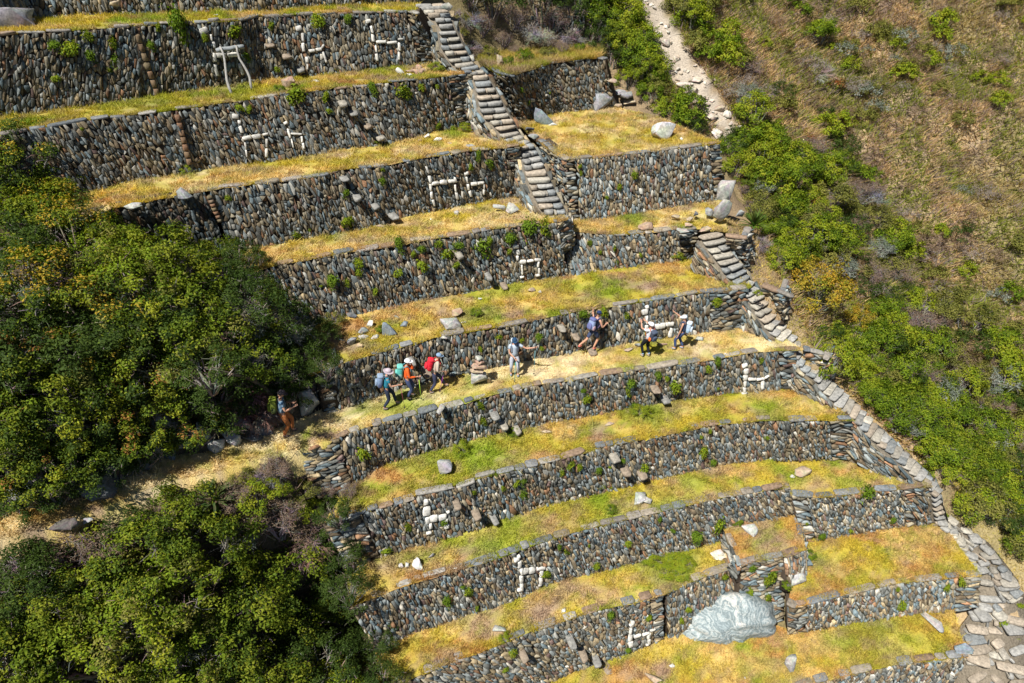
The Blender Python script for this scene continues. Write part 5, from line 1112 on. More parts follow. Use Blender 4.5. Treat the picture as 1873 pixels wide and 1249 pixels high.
def left_cover():
    n = 60000; x = npr.uniform(-22, -3, n); y = npr.uniform(4, 24, n); z = ground(x, y); p = np.stack([x, y, z], 1); uu, vv = project(p)
    k = (uu < 660) & (vv > 830 - .3 * 0) & (vv > 990 - uu * .3); p = p[k]
    c = np.tile(np.array((.27, .20, .14)), (len(p), 1)); g = npr.random(len(p)); c[g < .35] = (.12, .15, .03); c[(g > .35) & (g < .6)] = (.20, .15, .13)
    tag(link('dry_grass', blade_mesh('dry_grass', p, c, .12, .45, .022, .9)), 'dry undergrowth on the slope below the footpath', 'grass', kind='stuff')
left_cover()
def side_cover():
    n = 90000; x = npr.uniform(9, 26, n); y = npr.uniform(12, 29, n); z = ground(x, y); p = np.stack([x, y, z], 1); uu, vv = project(p)
    e = np.where(vv < 430, 1330., np.where(vv < 700, 1395 + (vv - 430) * .5, 1545 + (vv - 700) * .98)); k = (uu > e - 60) & (uu < np.where(vv > 930, 2000, e + 60)) & (vv > 330) & (vv < 1300); p = p[k]
    tag(link('grass', blade_mesh('grass', p, turf_col(p[:, 0], p[:, 1], 'SIDE'), .05, .18)), 'rough grass on the open ground right of the long staircase', 'grass', kind='stuff')
side_cover()

# small plants rooted in walls and terraces
def tuft(n, r, leaf, cols, key):
    f, c = foliage('foliage', n, (r, r, r), leaf, cols, clumps=14, spread=.75, low=-.6); PROTO[key] = f
tuft(380, .18, .085, YGR, 'tuftA'); tuft(380, .18, .08, GRN1 + YGR, 'tuftB'); tuft(520, .2, .075, [(.12, .2, .015), (.16, .24, .02)], 'tuftC')
WP = {'W1': [(103, 82, 1), (130, 88, 1.5), (163, 70, 1.2), (207, 85, .9), (170, 112, 1), (212, 118, .9), (105, 145, .8), (280, 90, 1.2), (288, 55, .8), (330, 62, 1.7), (374, 74, .8), (425, 58, 2.0), (452, 107, 1.3), (493, 50, .9), (580, 42, 1.3), (637, 35, .9), (508, 128, .9), (200, 130, .6)],
      'W2': [(148, 236, .6), (437, 197, 1.3), (456, 203, 1.0), (543, 183, 1.9), (597, 183, 1.2), (602, 205, 1.0), (735, 173, 1.4), (685, 170, 1.1), (770, 163, .8), (800, 232, 1.0), (800, 160, .6), (690, 262, .7), (828, 238, 1)],
      'W3': [(700, 310, .7), (695, 333, .7), (635, 357, .9), (632, 412, 1.2), (875, 289, .9), (893, 302, 1.1), (857, 306, .7), (960, 350, 1.0), (545, 432, .8), (417, 365, .6), (565, 422, .5)],
      'W4': [(735, 452, 1.4), (770, 455, 1.2), (815, 468, 1.6), (838, 452, 1.2), (878, 462, 1.8), (973, 430, 2.0), (997, 425, 1.7), (930, 445, 1.4), (728, 500, 1.6), (770, 490, 1.7), (833, 485, 1.0), (658, 482, .9), (685, 533, 1.2), (610, 517, 1.1), (655, 502, .8), (634, 521, .7), (895, 443, .9), (930, 460, 1.0), (800, 448, 1.0), (587, 525, .5), (755, 465, .7)],
      'W4b': [(1077, 445, .9), (1097, 463, .6), (1123, 457, .9), (1127, 480, .8), (1170, 467, .7)],
      'W5': [(1065, 577, 1.0), (1102, 573, 1.1), (985, 617, .7), (1147, 580, .8), (955, 622, .8), (911, 617, .6), (1310, 555, .9), (945, 685, .5), (990, 637, .5), (880, 640, .5), (1180, 610, .5)],
      'W6': [(882, 745, 1.2), (1150, 705, 1.4), (1150, 722, 1.3), (1073, 733, .9), (1067, 717, .7), (1200, 687, 1.0), (1220, 693, .8), (1292, 677, 1.1), (1310, 665, 1), (1232, 713, 1.1), (1312, 710, .5), (885, 773, .7), (660, 832, 1.0), (1162, 745, 1.0), (1390, 660, .6)],
      'W7': [(1040, 853, .9), (1058, 855, .7), (1092, 860, .8), (1027, 868, .9), (944, 885, .8), (958, 885, .8), (960, 910, 1.0), (1175, 858, 1.2), (866, 902, .7), (745, 963, .9), (808, 953, .7), (1140, 843, .6), (917, 893, .6), (900, 838, .4), (1283, 828, .9), (1297, 790, .8), (1280, 800, .7), (1302, 845, .8), (1115, 853, .5), (1400, 800, .5), (705, 1000, .9)],
      'W8': [(1148, 993, 1.1), (856, 1083, .9), (845, 1073, .7), (995, 1048, .9), (817, 1103, .8), (873, 1112, 1.1), (1038, 1010, .8), (1020, 1000, .6), (1090, 1035, .9), (1308, 968, 1.4), (1272, 982, 1.1), (1077, 998, .5), (1205, 950, .5), (1230, 972, .5)],
      'W8b': [(1585, 908, 1.4), (1555, 970, .7), (1630, 950, .6), (1500, 980, .6), (1475, 955, .5)], 'W9': [(1115, 1127, 1.1), (938, 1192, .9), (1185, 1130, .9), (1148, 1187, .6), (925, 1224, .7)],
      'W9c': [(1245, 1135, .7), (1258, 1112, .7), (1323, 1055, .7)], 'PF': [(1373, 1046, .9), (1400, 1062, 1.4), (1413, 1050, 1.1), (1372, 1082, 1.3), (1405, 1092, 1.5)], 'W9b': [(1648, 1110, 1.1), (1728, 1073, .9), (1756, 1067, .9), (1640, 1078, .6)],
      'W3b': [(1062, 320, .8), (1130, 345, 1.0), (1160, 325, .8), (1110, 362, .6), (1060, 305, .5)], 'W2b': [(950, 165, .8), (966, 190, .7), (1005, 170, .5)]}
WN = dict(W1='highest wall', W2='second wall from the top', W3='third wall from the top', W4='fourth wall from the top', W4b='wall stretch at the head of the long staircase', W5='wall behind the hikers', W6='wall just below the hikers', W7='second wall below the hikers', W8='third wall below the hikers', W8b='short wall at the lower right',
          W9='lowest left wall', W9c='set-back wall by the marble outcrop', PF='raised platform front', W9b='low wall of the widest terrace', W3b='wall under the square platform', W2b='curved hollow wall')
for key, lst in WP.items():
    for (u, v, s) in lst:
        p, n, t, up = wpt(key, u, v, .06); o = link('wall_plant', PROTO[rnd.choice(('tuftA', 'tuftB', 'tuftC'))]); s *= rnd.uniform(.5, .95); o.location = p - Vector((0, 0, .12 * s)); o.rotation_euler = (rnd.uniform(-.3, .3), rnd.uniform(-.3, .3), rnd.uniform(0, 6)); o.scale = (s * rnd.uniform(.7, 1.4), s * rnd.uniform(.7, 1.1), s * rnd.uniform(.8, 1.8))
        tag(o, 'leafy green tuft on the ' + WN[key], 'plant', 'plants growing on the ' + WN[key])
for k, u, v, s, pl, l in [('yellowgreen', 1232, 473, .55, 'T4', 'round bright green bush at the foot of the wall near the long staircase'), ('smallgreen', 1348, 958, .33, 'PLT', 'deep green bush beside the pale boulder on the raised platform'), ('smallgreen', 1118, 935, .3, 'T7', 'single round bush on the second terrace below the hikers'), ('yellowgreen', 924, 1168, .3, 'T8', 'bright green bush beside the pale slab on the bare terrace'),
                           ('yellowgreen', 1104, 890, .45, 'T7', 'leafy bush at the wall foot on the second terrace below the hikers'), ('smallgreen', 1480, 1020, .35, 'T8b', 'green bush against the end of the raised platform'), ('smallgreen', 1436, 1075, .32, 'T8b', 'green bush at the left corner of the widest terrace'), ('yellowgreen', 845, 825, .45, 'T6', 'tall weed at the broken wall corner on the first terrace below the hikers'),
                           ('smallgreen', 940, 795, .3, 'T6', 'low green bush under the jutting steps of the wall just below the hikers'), ('yellowgreen', 1175, 760, .5, 'T6', 'leafy green bush below the pair of jutting steps'), ('smallgreen', 872, 578, .35, 'T4', 'green bush right of the big pale wedge-shaped boulder'), ('smallgreen', 697, 608, .3, 'T4', 'green weed against the blue-grey cubic boulder'), ('yellowgreen', 797, 130, .4, 'T1', 'green bush beside the heap of rust stones'),
                           ('smallgreen', 512, 168, .3, 'T1', 'small bush left below the rust and white boulder'), ('yellowgreen', 345, 314, .4, 'T2', 'green weeds at the wall foot below the brown upright joint'), ('yellowgreen', 850, 240, .4, 'T2', 'green bush near the right end of the third terrace'), ('smallgreen', 300, 20, .5, 'T0', 'green bush on the topmost terrace right of the tan boulders'), ('smallgreen', 505, 14, .5, 'T0', 'green bush in the middle of the topmost terrace'), ('smallgreen', 580, 10, .35, 'T0', 'small bush near the grey slab on the topmost terrace'),
                           ('smallgreen', 665, 8, .5, 'T0', 'leafy bush by the dark grey stone near the top'), ('olive', 612, 133, .3, 'T1', 'olive weed at the foot of the middle of the highest wall'), ('yellowgreen', 1385, 600 - 60, .25, 'T4', 'little bush beside the staircase')]:
    shrub(k, at(u, v, PL[pl]), s * .8, l, sq=.8)
for u, v, s in [(1195, 1030, .5), (1225, 1022, .5), (1250, 1035, .45), (1215, 1045, .45), (1240, 1048, .4), (1180, 1018, .35)]:
    shrub('yellowgreen', at(u, v, PL['T8']), s, 'clump of the bright yellow-green leafy patch on the bare terrace', 'bright leafy patch', sq=.45)
for i, (u, v) in enumerate([(1745, 985), (1770, 1050), (1800, 1045), (1840, 1080), (1785, 1100), (1830, 1140), (1860, 1170), (1775, 1170), (1800, 1200), (1845, 1215), (1865, 1110), (1815, 1020), (1790, 1235), (1700, 905), (1725, 945)]):
    p = hit(u, v); o = link('stair_weed', PROTO[('tuftA', 'tuftB')[i % 2]]); sc_ = rnd.uniform(.5, 1.1); o.location = p; o.scale = (sc_, sc_, sc_ * .7); tag(o, 'green weed growing between the slabs of the lower right stairway', 'plant', 'weeds of the slab stairway')
# spiky rosettes
def rosette(u, v, p, L, n, col, label):
    P_ = []; mb = MB()
    for i in range(n):
        a = rnd.uniform(0, 6.283); e = rnd.uniform(.15, 1.35); d = Vector((math.cos(a) * math.cos(e), math.sin(a) * math.cos(e), math.sin(e))); s = d.cross(Vector((0, 0, 1))).normalized(); l = L * rnd.uniform(.75, 1.1)
        q = [Vector((0, 0, 0)), d * l * .35, d * l * .7 + Vector((0, 0, -.02)), d * l + Vector((0, 0, -.12 * l))]; w = [.03, .045, .035, .003]; c = tuple(x * rnd.uniform(.75, 1.25) for x in col)
        V = []
        for qq, ww in zip(q, w): V += [qq - s * ww, qq + Vector((0, 0, -.012)), qq + s * ww]
        mb.add(V, [(k * 3 + j, k * 3 + j + 1, k * 3 + j + 4, k * 3 + j + 3) for k in range(3) for j in range(2)], c)
    o = mb.build('rosette_plant', M_leaf); o.location = p; tag(o, label, 'plant')
rosette(0, 0, at(1378, 412, 2.9), .8, 90, (.10, .15, .03), 'spiky green rosette plant beside the pale boulders at the staircase head')
rosette(0, 0, gp(400, 935, 0) + Vector((0, 0, .5)), .8, 70, (.09, .12, .04), 'dark spiky rosette plant on the slope below the footpath')
print('plants', round(time.time() - _t0, 1))
# ------------------------------------------------------------------ hikers
def skin_mesh(name, nodes, edges, root=0, sub=1):
    """grow one continuous surface round a skeleton: nodes = [(co, radius)]"""
    bm = bmesh.new(); lay = bm.verts.layers.skin.verify(); vs_ = []
    for co, r in nodes:
        v = bm.verts.new(co); v[lay].radius = (r, r) if not isinstance(r, tuple) else r; vs_.append(v)
    for a, b in edges: bm.edges.new((vs_[a], vs_[b]))
    vs_[root][lay].use_root = True
    me = bpy.data.meshes.new(name); bm.to_mesh(me); bm.free()
    o = bpy.data.objects.new('tmp', me); COL.objects.link(o)
    m = o.modifiers.new('s', 'SKIN'); m.use_smooth_shade = True; m.branch_smoothing = .6
    if sub: q = o.modifiers.new('u', 'SUBSURF'); q.levels = sub; q.render_levels = sub
    bpy.context.view_layer.update()
    dg = bpy.context.evaluated_depsgraph_get(); out = bpy.data.meshes.new_from_object(o.evaluated_get(dg))
    bpy.data.objects.remove(o); bpy.data.meshes.remove(me); out.name = name; return out
def colour(me, mat, fn):
    a = me.attributes.get('col') or me.attributes.new('col', 'FLOAT_COLOR', 'POINT')
    n = len(me.vertices); co = np.zeros(n * 3, dtype=np.float32); me.vertices.foreach_get('co', co); co = co.reshape(-1, 3); C = np.ones((n, 4), dtype=np.float32)
    C[:, :3] = [fn(p) for p in co]; a.data.foreach_set('color', C.ravel()); me.materials.clear(); me.materials.append(mat); me.update(); return me
def ik(a, b, l1, l2, pole):
    d = b - a; L = min(d.length, (l1 + l2) * .999); dn = d.normalized(); b = a + dn * L
    x = (l1 * l1 - l2 * l2 + L * L) / (2 * L); h = math.sqrt(max(l1 * l1 - x * x, 0)); p = (pole - dn * pole.dot(dn)).normalized(); return a + dn * x + p * h, b
def ball(name, mat, c, rad, rot, fn, seg=14, cut=None):
    bm = bmesh.new(); bmesh.ops.create_uvsphere(bm, u_segments=seg, v_segments=10, radius=1)
    if cut is not None: bmesh.ops.delete(bm, geom=[v for v in bm.verts if cut(v.co)], context='VERTS')
    for v in bm.verts: v.co = rot @ Vector((v.co.x * rad[0], v.co.y * rad[1], v.co.z * rad[2])) + c
    me = bpy.data.meshes.new(name); bm.to_mesh(me); bm.free(); me.polygons.foreach_set('use_smooth', [True] * len(me.polygons)); return colour(me, mat, fn)
SKINC = (.55, .30, .20)
def person(label, pos, yaw, h, FL, FR, HL, HR, hip=.90, lean=(0, .05), twist=0, head=(0, 0), shirt=(.5, .5, .5), sleeve='short', trousers=(.1, .1, .1), shorts=False, shoe=(.2, .2, .2), hat=None, hatc=(.6, .6, .6), hair=(.05, .035, .025), pack=None, packlab='', pole=(), kneeL=None, kneeR=None, elL=None, elR=None,
           socks=None, shirtfn=None, hipoff=(0, 0), strap=None, roots=None, long_hair=False):
    h *= 1.05; k = h / 1.72; f = Vector((math.cos(yaw), math.sin(yaw), 0)); r = Vector((math.sin(yaw), -math.cos(yaw), 0)); U = Vector((0, 0, 1))
    L = lambda q: (r * q[0] + f * q[1] + U * q[2]) * k
    root = empty('person', pos, label, 'person')
    hc = L((hipoff[0], hipoff[1], hip)); sc = hc + L((lean[0], lean[1], .50)); up = (sc - hc).normalized(); r2 = (r * math.cos(twist) + f * math.sin(twist)); r2 = (r2 - up * r2.dot(up)).normalized(); f2 = up.cross(r2)
    neck = sc + up * .05 * k; hd = sc + up * .17 * k + f * .02 * k
    sh = {s: sc + r2 * s * .175 * k - up * .03 * k for s in (-1, 1)}; hp = {s: hc + r * s * .095 * k - U * .04 * k for s in (-1, 1)}
    an = {-1: L(FL), 1: L(FR)}; ha = {-1: L(HL), 1: L(HR)}; kn, el = {}, {}
    for s in (-1, 1):
        kp = {-1: kneeL, 1: kneeR}[s]; kn[s], an[s] = ik(hp[s], an[s], .43 * k, .42 * k, L(kp) if kp else f + r * s * .1)
        ep = {-1: elL, 1: elR}[s]; el[s], ha[s] = ik(sh[s], ha[s], .29 * k, .26 * k, L(ep) if ep else -U * .8 - f * .3 + r * s * .4)
    # --- the body: one continuous skin
    nodes = [(hc, .10 * k), (hc.lerp(sc, .35), .095 * k), (hc.lerp(sc, .75), .125 * k), (sc, .085 * k), (neck + up * .015 * k, .05 * k), (hd - up * .055 * k + f * .005, .058 * k), (hd + up * .01 * k, .083 * k), (hd + up * .075 * k, .062 * k)]
    edges = [(0, 1), (1, 2), (2, 3), (3, 4), (4, 5), (5, 6), (6, 7)]
    def add(co, rad, par): nodes.append((co, rad)); edges.append((par, len(nodes) - 1)); return len(nodes) - 1
    for s in (-1, 1):
        a = add(hp[s], .07 * k, 0); b = add(hp[s].lerp(kn[s], .5), .072 * k, a); c = add(kn[s], .052 * k, b); d = add(kn[s].lerp(an[s], .35), .052 * k, c); e = add(an[s], .036 * k, d); add(an[s] + f * .12 * k - U * .045 * k, .03 * k, e)
        a = add(sh[s], .052 * k, 3); b = add(sh[s].lerp(el[s], .5), .042 * k, a); c = add(el[s], .035 * k, b); d = add(el[s].lerp(ha[s], .4), .034 * k, c); e = add(ha[s], .024 * k, d)
        fd = (ha[s] - el[s]).normalized(); pn = fd.cross(r).normalized() if abs(fd.dot(r)) < .9 else fd.cross(U).normalized(); sd = fd.cross(pn).normalized()
        pm = add(ha[s] + fd * .05 * k, .028 * k, e)
        for q, (off, ln) in enumerate(((-.030, .068), (-.010, .078), (.010, .072), (.029, .056))):
            g1 = add(ha[s] + fd * .085 * k + sd * off * k, .0092 * k, pm); g2 = add(ha[s] + fd * (.085 + ln * .55) * k + sd * off * 1.15 * k - pn * .012 * k, .0085 * k, g1); add(ha[s] + fd * (.085 + ln * .85) * k + sd * off * 1.1 * k - pn * .036 * k, .0075 * k, g2)
        t1 = add(ha[s] + fd * .045 * k + sd * s * .034 * k, .011 * k, pm); add(ha[s] + fd * .085 * k + sd * s * .052 * k - pn * .01 * k, .009 * k, t1)
    body = skin_mesh('body', nodes, edges)
    hf = f * math.cos(head[0]) + r * math.sin(head[0]); hf = (hf * math.cos(head[1]) - U * math.sin(head[1])).normalized(); hr = hf.cross(U).normalized(); hu = hr.cross(hf)
    rot = Matrix((hr, hf, hu)).transposed(); hcn = hd + hu * .015 * k
    bm = bmesh.new(); bm.from_mesh(body); base_n = len(bm.verts)
    # a face: skull, brow, nose, chin, ears
    b2 = bmesh.ops.create_uvsphere(bm, u_segments=18, v_segments=14, radius=1)['verts']
    for v in b2:
        x, y, z = v.co; w = 1 - .22 * max(0, -z); yy = y * (1 + .06 * (z > 0) * (y < 0))
        if y > .7 and -.45 < z < .2: yy += .22 * math.exp(-(x / .16) ** 2 - ((z + .16) / .2) ** 2)
        if y > .5 and z < -.5: yy += .10
        if y > .6 and .02 < z < .35 and .15 < abs(x) < .55: yy -= .07
        v.co = rot @ Vector((x * .076 * w, yy * .094, z * .115)) * k + hcn
    for s in (-1, 1):
        for v in bmesh.ops.create_icosphere(bm, subdivisions=1, radius=1)['verts']: v.co = rot @ (Vector((v.co.x * .012 + s * .077, v.co.y * .018 - .005, v.co.z * .03 - .01))) * k + hcn
    for fa in bm.faces: fa.smooth = True
    bm.to_mesh(body); bm.free()
    def bodycol(p):
        q = rot.inverted() @ (Vector(p) - hcn) / k
        if q.y > .06 and abs(q.z - .01) < .012 and .018 < abs(q.x) < .045: return (.03, .02, .015)
        if q.y > .07 and abs(q.z + .062) < .009 and abs(q.x) < .026: return (.35, .11, .09)
        return SKINC
    link('body', colour(body, M_skin, bodycol), root, False)
    # --- clothes
    def cloth(name, nd, ed, c, fn=None, sub=1):
        me = skin_mesh(name, nd, ed, 0, sub); o = link(name, colour(me, M_cloth, fn or (lambda p: c)), root, False); return o
    nd = [(hc - up * .06 * k, .15 * k), (hc.lerp(sc, .35), .14 * k), (hc.lerp(sc, .75), .155 * k), (sc - up * .01 * k, .10 * k), (neck - up * .01 * k, .062 * k)]; ed = [(0, 1), (1, 2), (2, 3), (3, 4)]
    for s in (-1, 1):
        nd.append((sh[s], .066 * k)); ed.append((3, len(nd) - 1))
        if sleeve != 'none': nd.append((sh[s].lerp(el[s], .55), .056 * k)); ed.append((len(nd) - 2, len(nd) - 1))
        if sleeve == 'long': nd += [(el[s], .047 * k), (el[s].lerp(ha[s], .9), .035 * k)]; ed += [(len(nd) - 3, len(nd) - 2), (len(nd) - 2, len(nd) - 1)]
    cloth('shirt', nd, ed, shirt, shirtfn)
    nd = [(hc + up * .07 * k, .13 * k), (hc - U * .03 * k, .145 * k)]; ed = [(0, 1)]
    for s in (-1, 1):
        nd += [(hp[s] - U * .02 * k, .098 * k), (hp[s].lerp(kn[s], .5), .086 * k)]; ed += [(1, len(nd) - 2), (len(nd) - 2, len(nd) - 1)]
        if shorts: nd.append((hp[s].lerp(kn[s], .88), .08 * k)); ed.append((len(nd) - 2, len(nd) - 1))
        else: nd += [(kn[s], .067 * k), (kn[s].lerp(an[s], .5), .062 * k), (kn[s].lerp(an[s], .93), .052 * k)]; ed += [(len(nd) - 4, len(nd) - 3), (len(nd) - 3, len(nd) - 2), (len(nd) - 2, len(nd) - 1)]
    cloth('shorts' if shorts else 'trousers', nd, ed, trousers)
    for s in (-1, 1):
        fo = f; 
        cloth('shoe', [(an[s] - fo * .03 * k - U * .03 * k, .05 * k), (an[s] + fo * .06 * k - U * .05 * k, .045 * k), (an[s] + fo * .15 * k - U * .055 * k, .042 * k)], [(0, 1), (1, 2)], shoe)
        if socks: cloth('sock', [(an[s] + U * .01 * k, .045 * k), (an[s].lerp(kn[s], .28), .054 * k)], [(0, 1)], socks)
    link('hair', ball('hair', M_cloth, hcn - hf * .014 * k + hu * .012 * k, (.086 * k, .098 * k, .118 * k), rot, lambda p: hair, cut=lambda c: c.y > .35 and c.z < .55 or c.z < -.55), root, False)
    if hat == 'cap' or hat == 'brim':
        bm = bmesh.new(); vv = bmesh.ops.create_uvsphere(bm, u_segments=18, v_segments=10, radius=1)['verts']; bmesh.ops.delete(bm, geom=[v for v in vv if v.co.z < -.05], context='VERTS')
        for v in bm.verts: v.co = rot @ (Vector((v.co.x * .099, v.co.y * .112, v.co.z * .098 + .038))) * k + hcn
        # the brim: a thin closed plate
        m = 20; top = []; bot = []; inn = []; inb = []
        for i in range(m):
            a = 2 * math.pi * i / m; ca, sa = math.cos(a), math.sin(a)
            if hat == 'brim': X, Y, Z = ca * .175, sa * .185, .025 - .02 * abs(ca)
            else: X, Y, Z = ca * .098, sa * .105 + (.085 * max(0, sa) ** .5 if sa > 0 else 0), .038 - (.018 * max(0, sa))
            for lst, zz, sc_ in ((top, .008, 1), (bot, -.004, 1), (inn, .012, .5), (inb, -.002, .5)): lst.append(bm.verts.new(rot @ (Vector((X * sc_, Y * sc_, Z + zz))) * k + hcn))
        for i in range(m): j = (i + 1) % m; bm.faces.new((inn[i], top[i], top[j], inn[j])); bm.faces.new((top[i], bot[i], bot[j], top[j])); bm.faces.new((bot[i], inb[i], inb[j], bot[j]))
        me = bpy.data.meshes.new('hat'); bm.to_mesh(me); bm.free(); link('cap' if hat == 'cap' else 'sun_hat', colour(me, M_cloth, lambda p: hatc), root, False)
    if strap:
        mb = MB()
        for s in (-1, 1):
            P_ = [sc + r2 * s * .10 * k - f2 * .14 * k + up * .0 * k, sc + r2 * s * .105 * k + up * .085 * k, sc + r2 * s * .11 * k + f2 * .13 * k - up * .05 * k, sc + r2 * s * .125 * k + f2 * .145 * k - up * .2 * k, sc + r2 * s * .15 * k + f2 * .0 * k - up * .34 * k]
            tube(mb, P_, [.016 * k] * 5, strap, 6)
    # --- the rucksack, a thing of its own
    if pack:
        pc = sc - f2 * .23 * k - up * .20 * k; pr = empty('backpack', pos + pc - up * .24 * k, packlab, 'backpack')
        rm = Matrix((r2, f2, up)).transposed()
        def blob(name, c, sz, cc, e=.55):
            bm = bmesh.new(); bmesh.ops.create_uvsphere(bm, u_segments=16, v_segments=12, radius=1)
            for v in bm.verts: q = Vector([math.copysign(abs(x) ** e, x) for x in v.co]); q.x *= 1 - .12 * max(0, q.z); v.co = rm @ Vector((q.x * sz[0] / 2, q.y * sz[1] / 2, q.z * sz[2] / 2)) * k + pos + pc + rm @ Vector(c) * k
            me = bpy.data.meshes.new(name); bm.to_mesh(me); bm.free(); me.polygons.foreach_set('use_smooth', [True] * len(me.polygons)); link(name, colour(me, M_cloth, lambda p: cc), pr)
        blob('bag', (0, 0, 0), (.29, .20, .46), pack[0]); blob('lid', (0, -.0, .21), (.26, .22, .12), pack[1]); blob('front_pocket', (0, -.12, -.06), (.22, .09, .24), pack[1]); 
        for s in (-1, 1): blob('side_pocket', (s * .15, -.0, -.12), (.07, .14, .18), pack[2], .7)
        if strap: me = mb.mesh('strap', M_cloth); o = bpy.data.objects.new('strap', me); COL.objects.link(o); o.parent = pr; o.location = pos - pr.location
    for (s, tip, c, lab) in pole:
        hh = ha[s] + (ha[s] - el[s]).normalized() * .07 * k; tipw = L(tip); pr = empty('trekking_pole', pos + tipw, lab, 'walking pole'); mb = MB(); d = (hh - tipw).normalized()
        tube(mb, [pos + tipw + d * .02, pos + hh - d * .12], [.007, .011], c, 6); mb.build('shaft', M_skin, pr); mb = MB(); tube(mb, [pos + hh - d * .12, pos + hh + d * .05], [.018, .02], (.04, .04, .04), 7); mb.build('grip', M_skin, pr)
        mb = MB(); tube(mb, [pos + tipw + d * .07, pos + tipw + d * .09], [.03, .03], (.03, .03, .03), 8); mb.build('basket', M_skin, pr)
    return dict(root=root, hands={s: pos + ha[s] for s in ha}, f=f, r=r, k=k)
WY = .30
NAVY = (.035, .045, .085)
person('hiker in teal shirt and wide lilac-grey sun hat, last of the three walking right', at(711, 744, .04), .25, 1.66, (-.12, .28, .08), (.1, -.18, .08), (-.18, .28, 1.02), (.2, .42, 1.08), lean=(0, .09), head=(0, .35), shirt=(.03, .22, .32), trousers=(.03, .04, .07), shoe=(.22, .20, .19), hat='brim', hatc=(.50, .42, .47),
       pack=((.20, .28, .42), (.26, .34, .46), (.08, .10, .18)), packlab='slate-blue backpack worn by the hiker in the lilac sun hat', strap=(.08, .1, .16), pole=[(1, (.28, .55, .02), (.25, .05, .08), 'thin dark red trekking pole of the hiker in the sun hat')])
person('hiker in orange long-sleeved shirt and white cap, drinking, middle of the three', at(748, 727, .04), .20, 1.70, (-.1, .10, .08), (.1, -.06, .08), (-.02, .20, 1.50), (.2, .34, 1.05), lean=(0, .05), head=(.1, .1), shirt=(.80, .13, .025), sleeve='long', trousers=(.06, .08, .17), shoe=(.08, .08, .10), hat='cap', hatc=(.82, .82, .85), hair=(.02, .015, .012),
       pack=((.10, .42, .38), (.16, .5, .46), (.20, .32, .30)), packlab='turquoise backpack worn by the hiker in orange', strap=(.1, .3, .35), pole=[(1, (.25, .42, .02), (.45, .75, .05), 'lime-green trekking pole of the hiker in orange')])
person('hiker in beige shirt and blue cap striding right, first of the three', at(796, 714, .04), .30, 1.62, (-.12, .40, .12), (.1, -.22, .08), (-.16, .32, 1.0), (.18, .30, .98), lean=(0, .16), head=(0, .3), shirt=(.52, .44, .36), sleeve='long', trousers=(.05, .055, .10), shoe=(.28, .24, .22), hat='cap', hatc=(.22, .33, .48),
       pack=((.62, .02, .04), (.7, .03, .05), (.45, .02, .03)), packlab='bright red backpack worn by the hiker in beige', strap=(.5, .02, .03), pole=[(1, (.22, .12, .02), (.30, .05, .30), 'purple trekking pole of the hiker with the red backpack')])
person('hiker in pale grey shirt and trousers facing the camera, arm held out', at(941, 684, .04), R(-88), 1.68, (-.13, .05, .08), (.13, -.02, .08), (-.68, .10, 1.28), (.02, .28, .98), lean=(0, .03), head=(0, .05), shirt=(.46, .54, .64), trousers=(.44, .46, .52), shoe=(.22, .27, .34), hat='cap', hatc=(.02, .06, .13), hair=(.12, .07, .05),
       elR=(.6, -.2, -.5), elL=(-.1, 0, -1), pack=((.48, .54, .6), (.5, .56, .62), (.3, .35, .42)), packlab='light grey daypack on the hiker facing the camera', strap=(.10, .13, .2),
       pole=[(-1, (-.72, .12, .02), (.10, .30, .34), 'teal trekking pole held out at arm length'), (1, (.02, .55, .02), (.06, .42, .45), 'cyan trekking pole in front of the hiker in grey')])

# the climber stands with one foot on a jutting step
_p, _n, _t, _u = wpt('W5', 1078, 633, .36)
_cl = person('hiker in navy shorts climbing the wall on its jutting steps, hand on head', _p + Vector((0, 0, .02)), R(40), 1.68, (-.15, -.62, .40), (.02, .02, .09), (-.16, .02, 1.66), (.20, .40, 1.10), lean=(0, .12), head=(-.2, .45), shirt=(.035, .05, .10), sleeve='none', trousers=(.055, .075, .15), shorts=True, shoe=(.75, .20, .16), hat='cap', hatc=(.02, .04, .12), hair=(.02, .02, .02),
       elL=(-.6, .5, .5), kneeL=(-.1, 1, -.3), pack=((.26, .33, .52), (.14, .16, .34), (.45, .30, .34)), packlab='blue and purple backpack worn by the climbing hiker', strap=(.22, .16, .34))
person('hiker in white top and black leggings photographing the wall', at(1181, 651, .04), R(118), 1.60, (-.12, .04, .08), (.12, -.06, .08), (-.10, .42, 1.42), (.10, .40, 1.46), lean=(0, -.08), head=(0, -.15), shirt=(.70, .72, .80), trousers=(.012, .014, .02), shoe=(.40, .36, .30), socks=(.35, .55, .75), hat='cap', hatc=(.75, .76, .80), hair=(.2, .1, .06),
       elR=(.6, .2, -.6), elL=(-.6, .2, -.6), pack=((.05, .06, .09), (.07, .09, .14), (.75, .17, .04)), packlab='black backpack with orange side pockets on the photographing hiker', strap=(.7, .15, .05))
_ph = bpy.context.scene.objects[-1]
person('hiker in navy top and trousers pointing up at the wall, rightmost hiker', at(1243, 638, .04), R(150), 1.56, (-.12, .16, .08), (.12, -.1, .08), (-.28, .10, .78), (.06, .58, 1.72), lean=(0, .0), head=(-.3, .1), shirt=(.04, .06, .12), sleeve='none', trousers=(.06, .09, .20), shoe=(.30, .34, .40), hat='cap', hatc=(.68, .72, .78), hair=(.15, .09, .06),
       pack=((.46, .56, .68), (.55, .64, .74), (.3, .42, .55)), packlab='pale blue backpack worn by the pointing hiker', strap=(.1, .12, .2))
def plaid(p): return (.05, .13, .24) if (int(p[2] * 28) + int((p[0] + p[1]) * 24)) % 2 else (.32, .42, .50)
_pz = pathz(526)
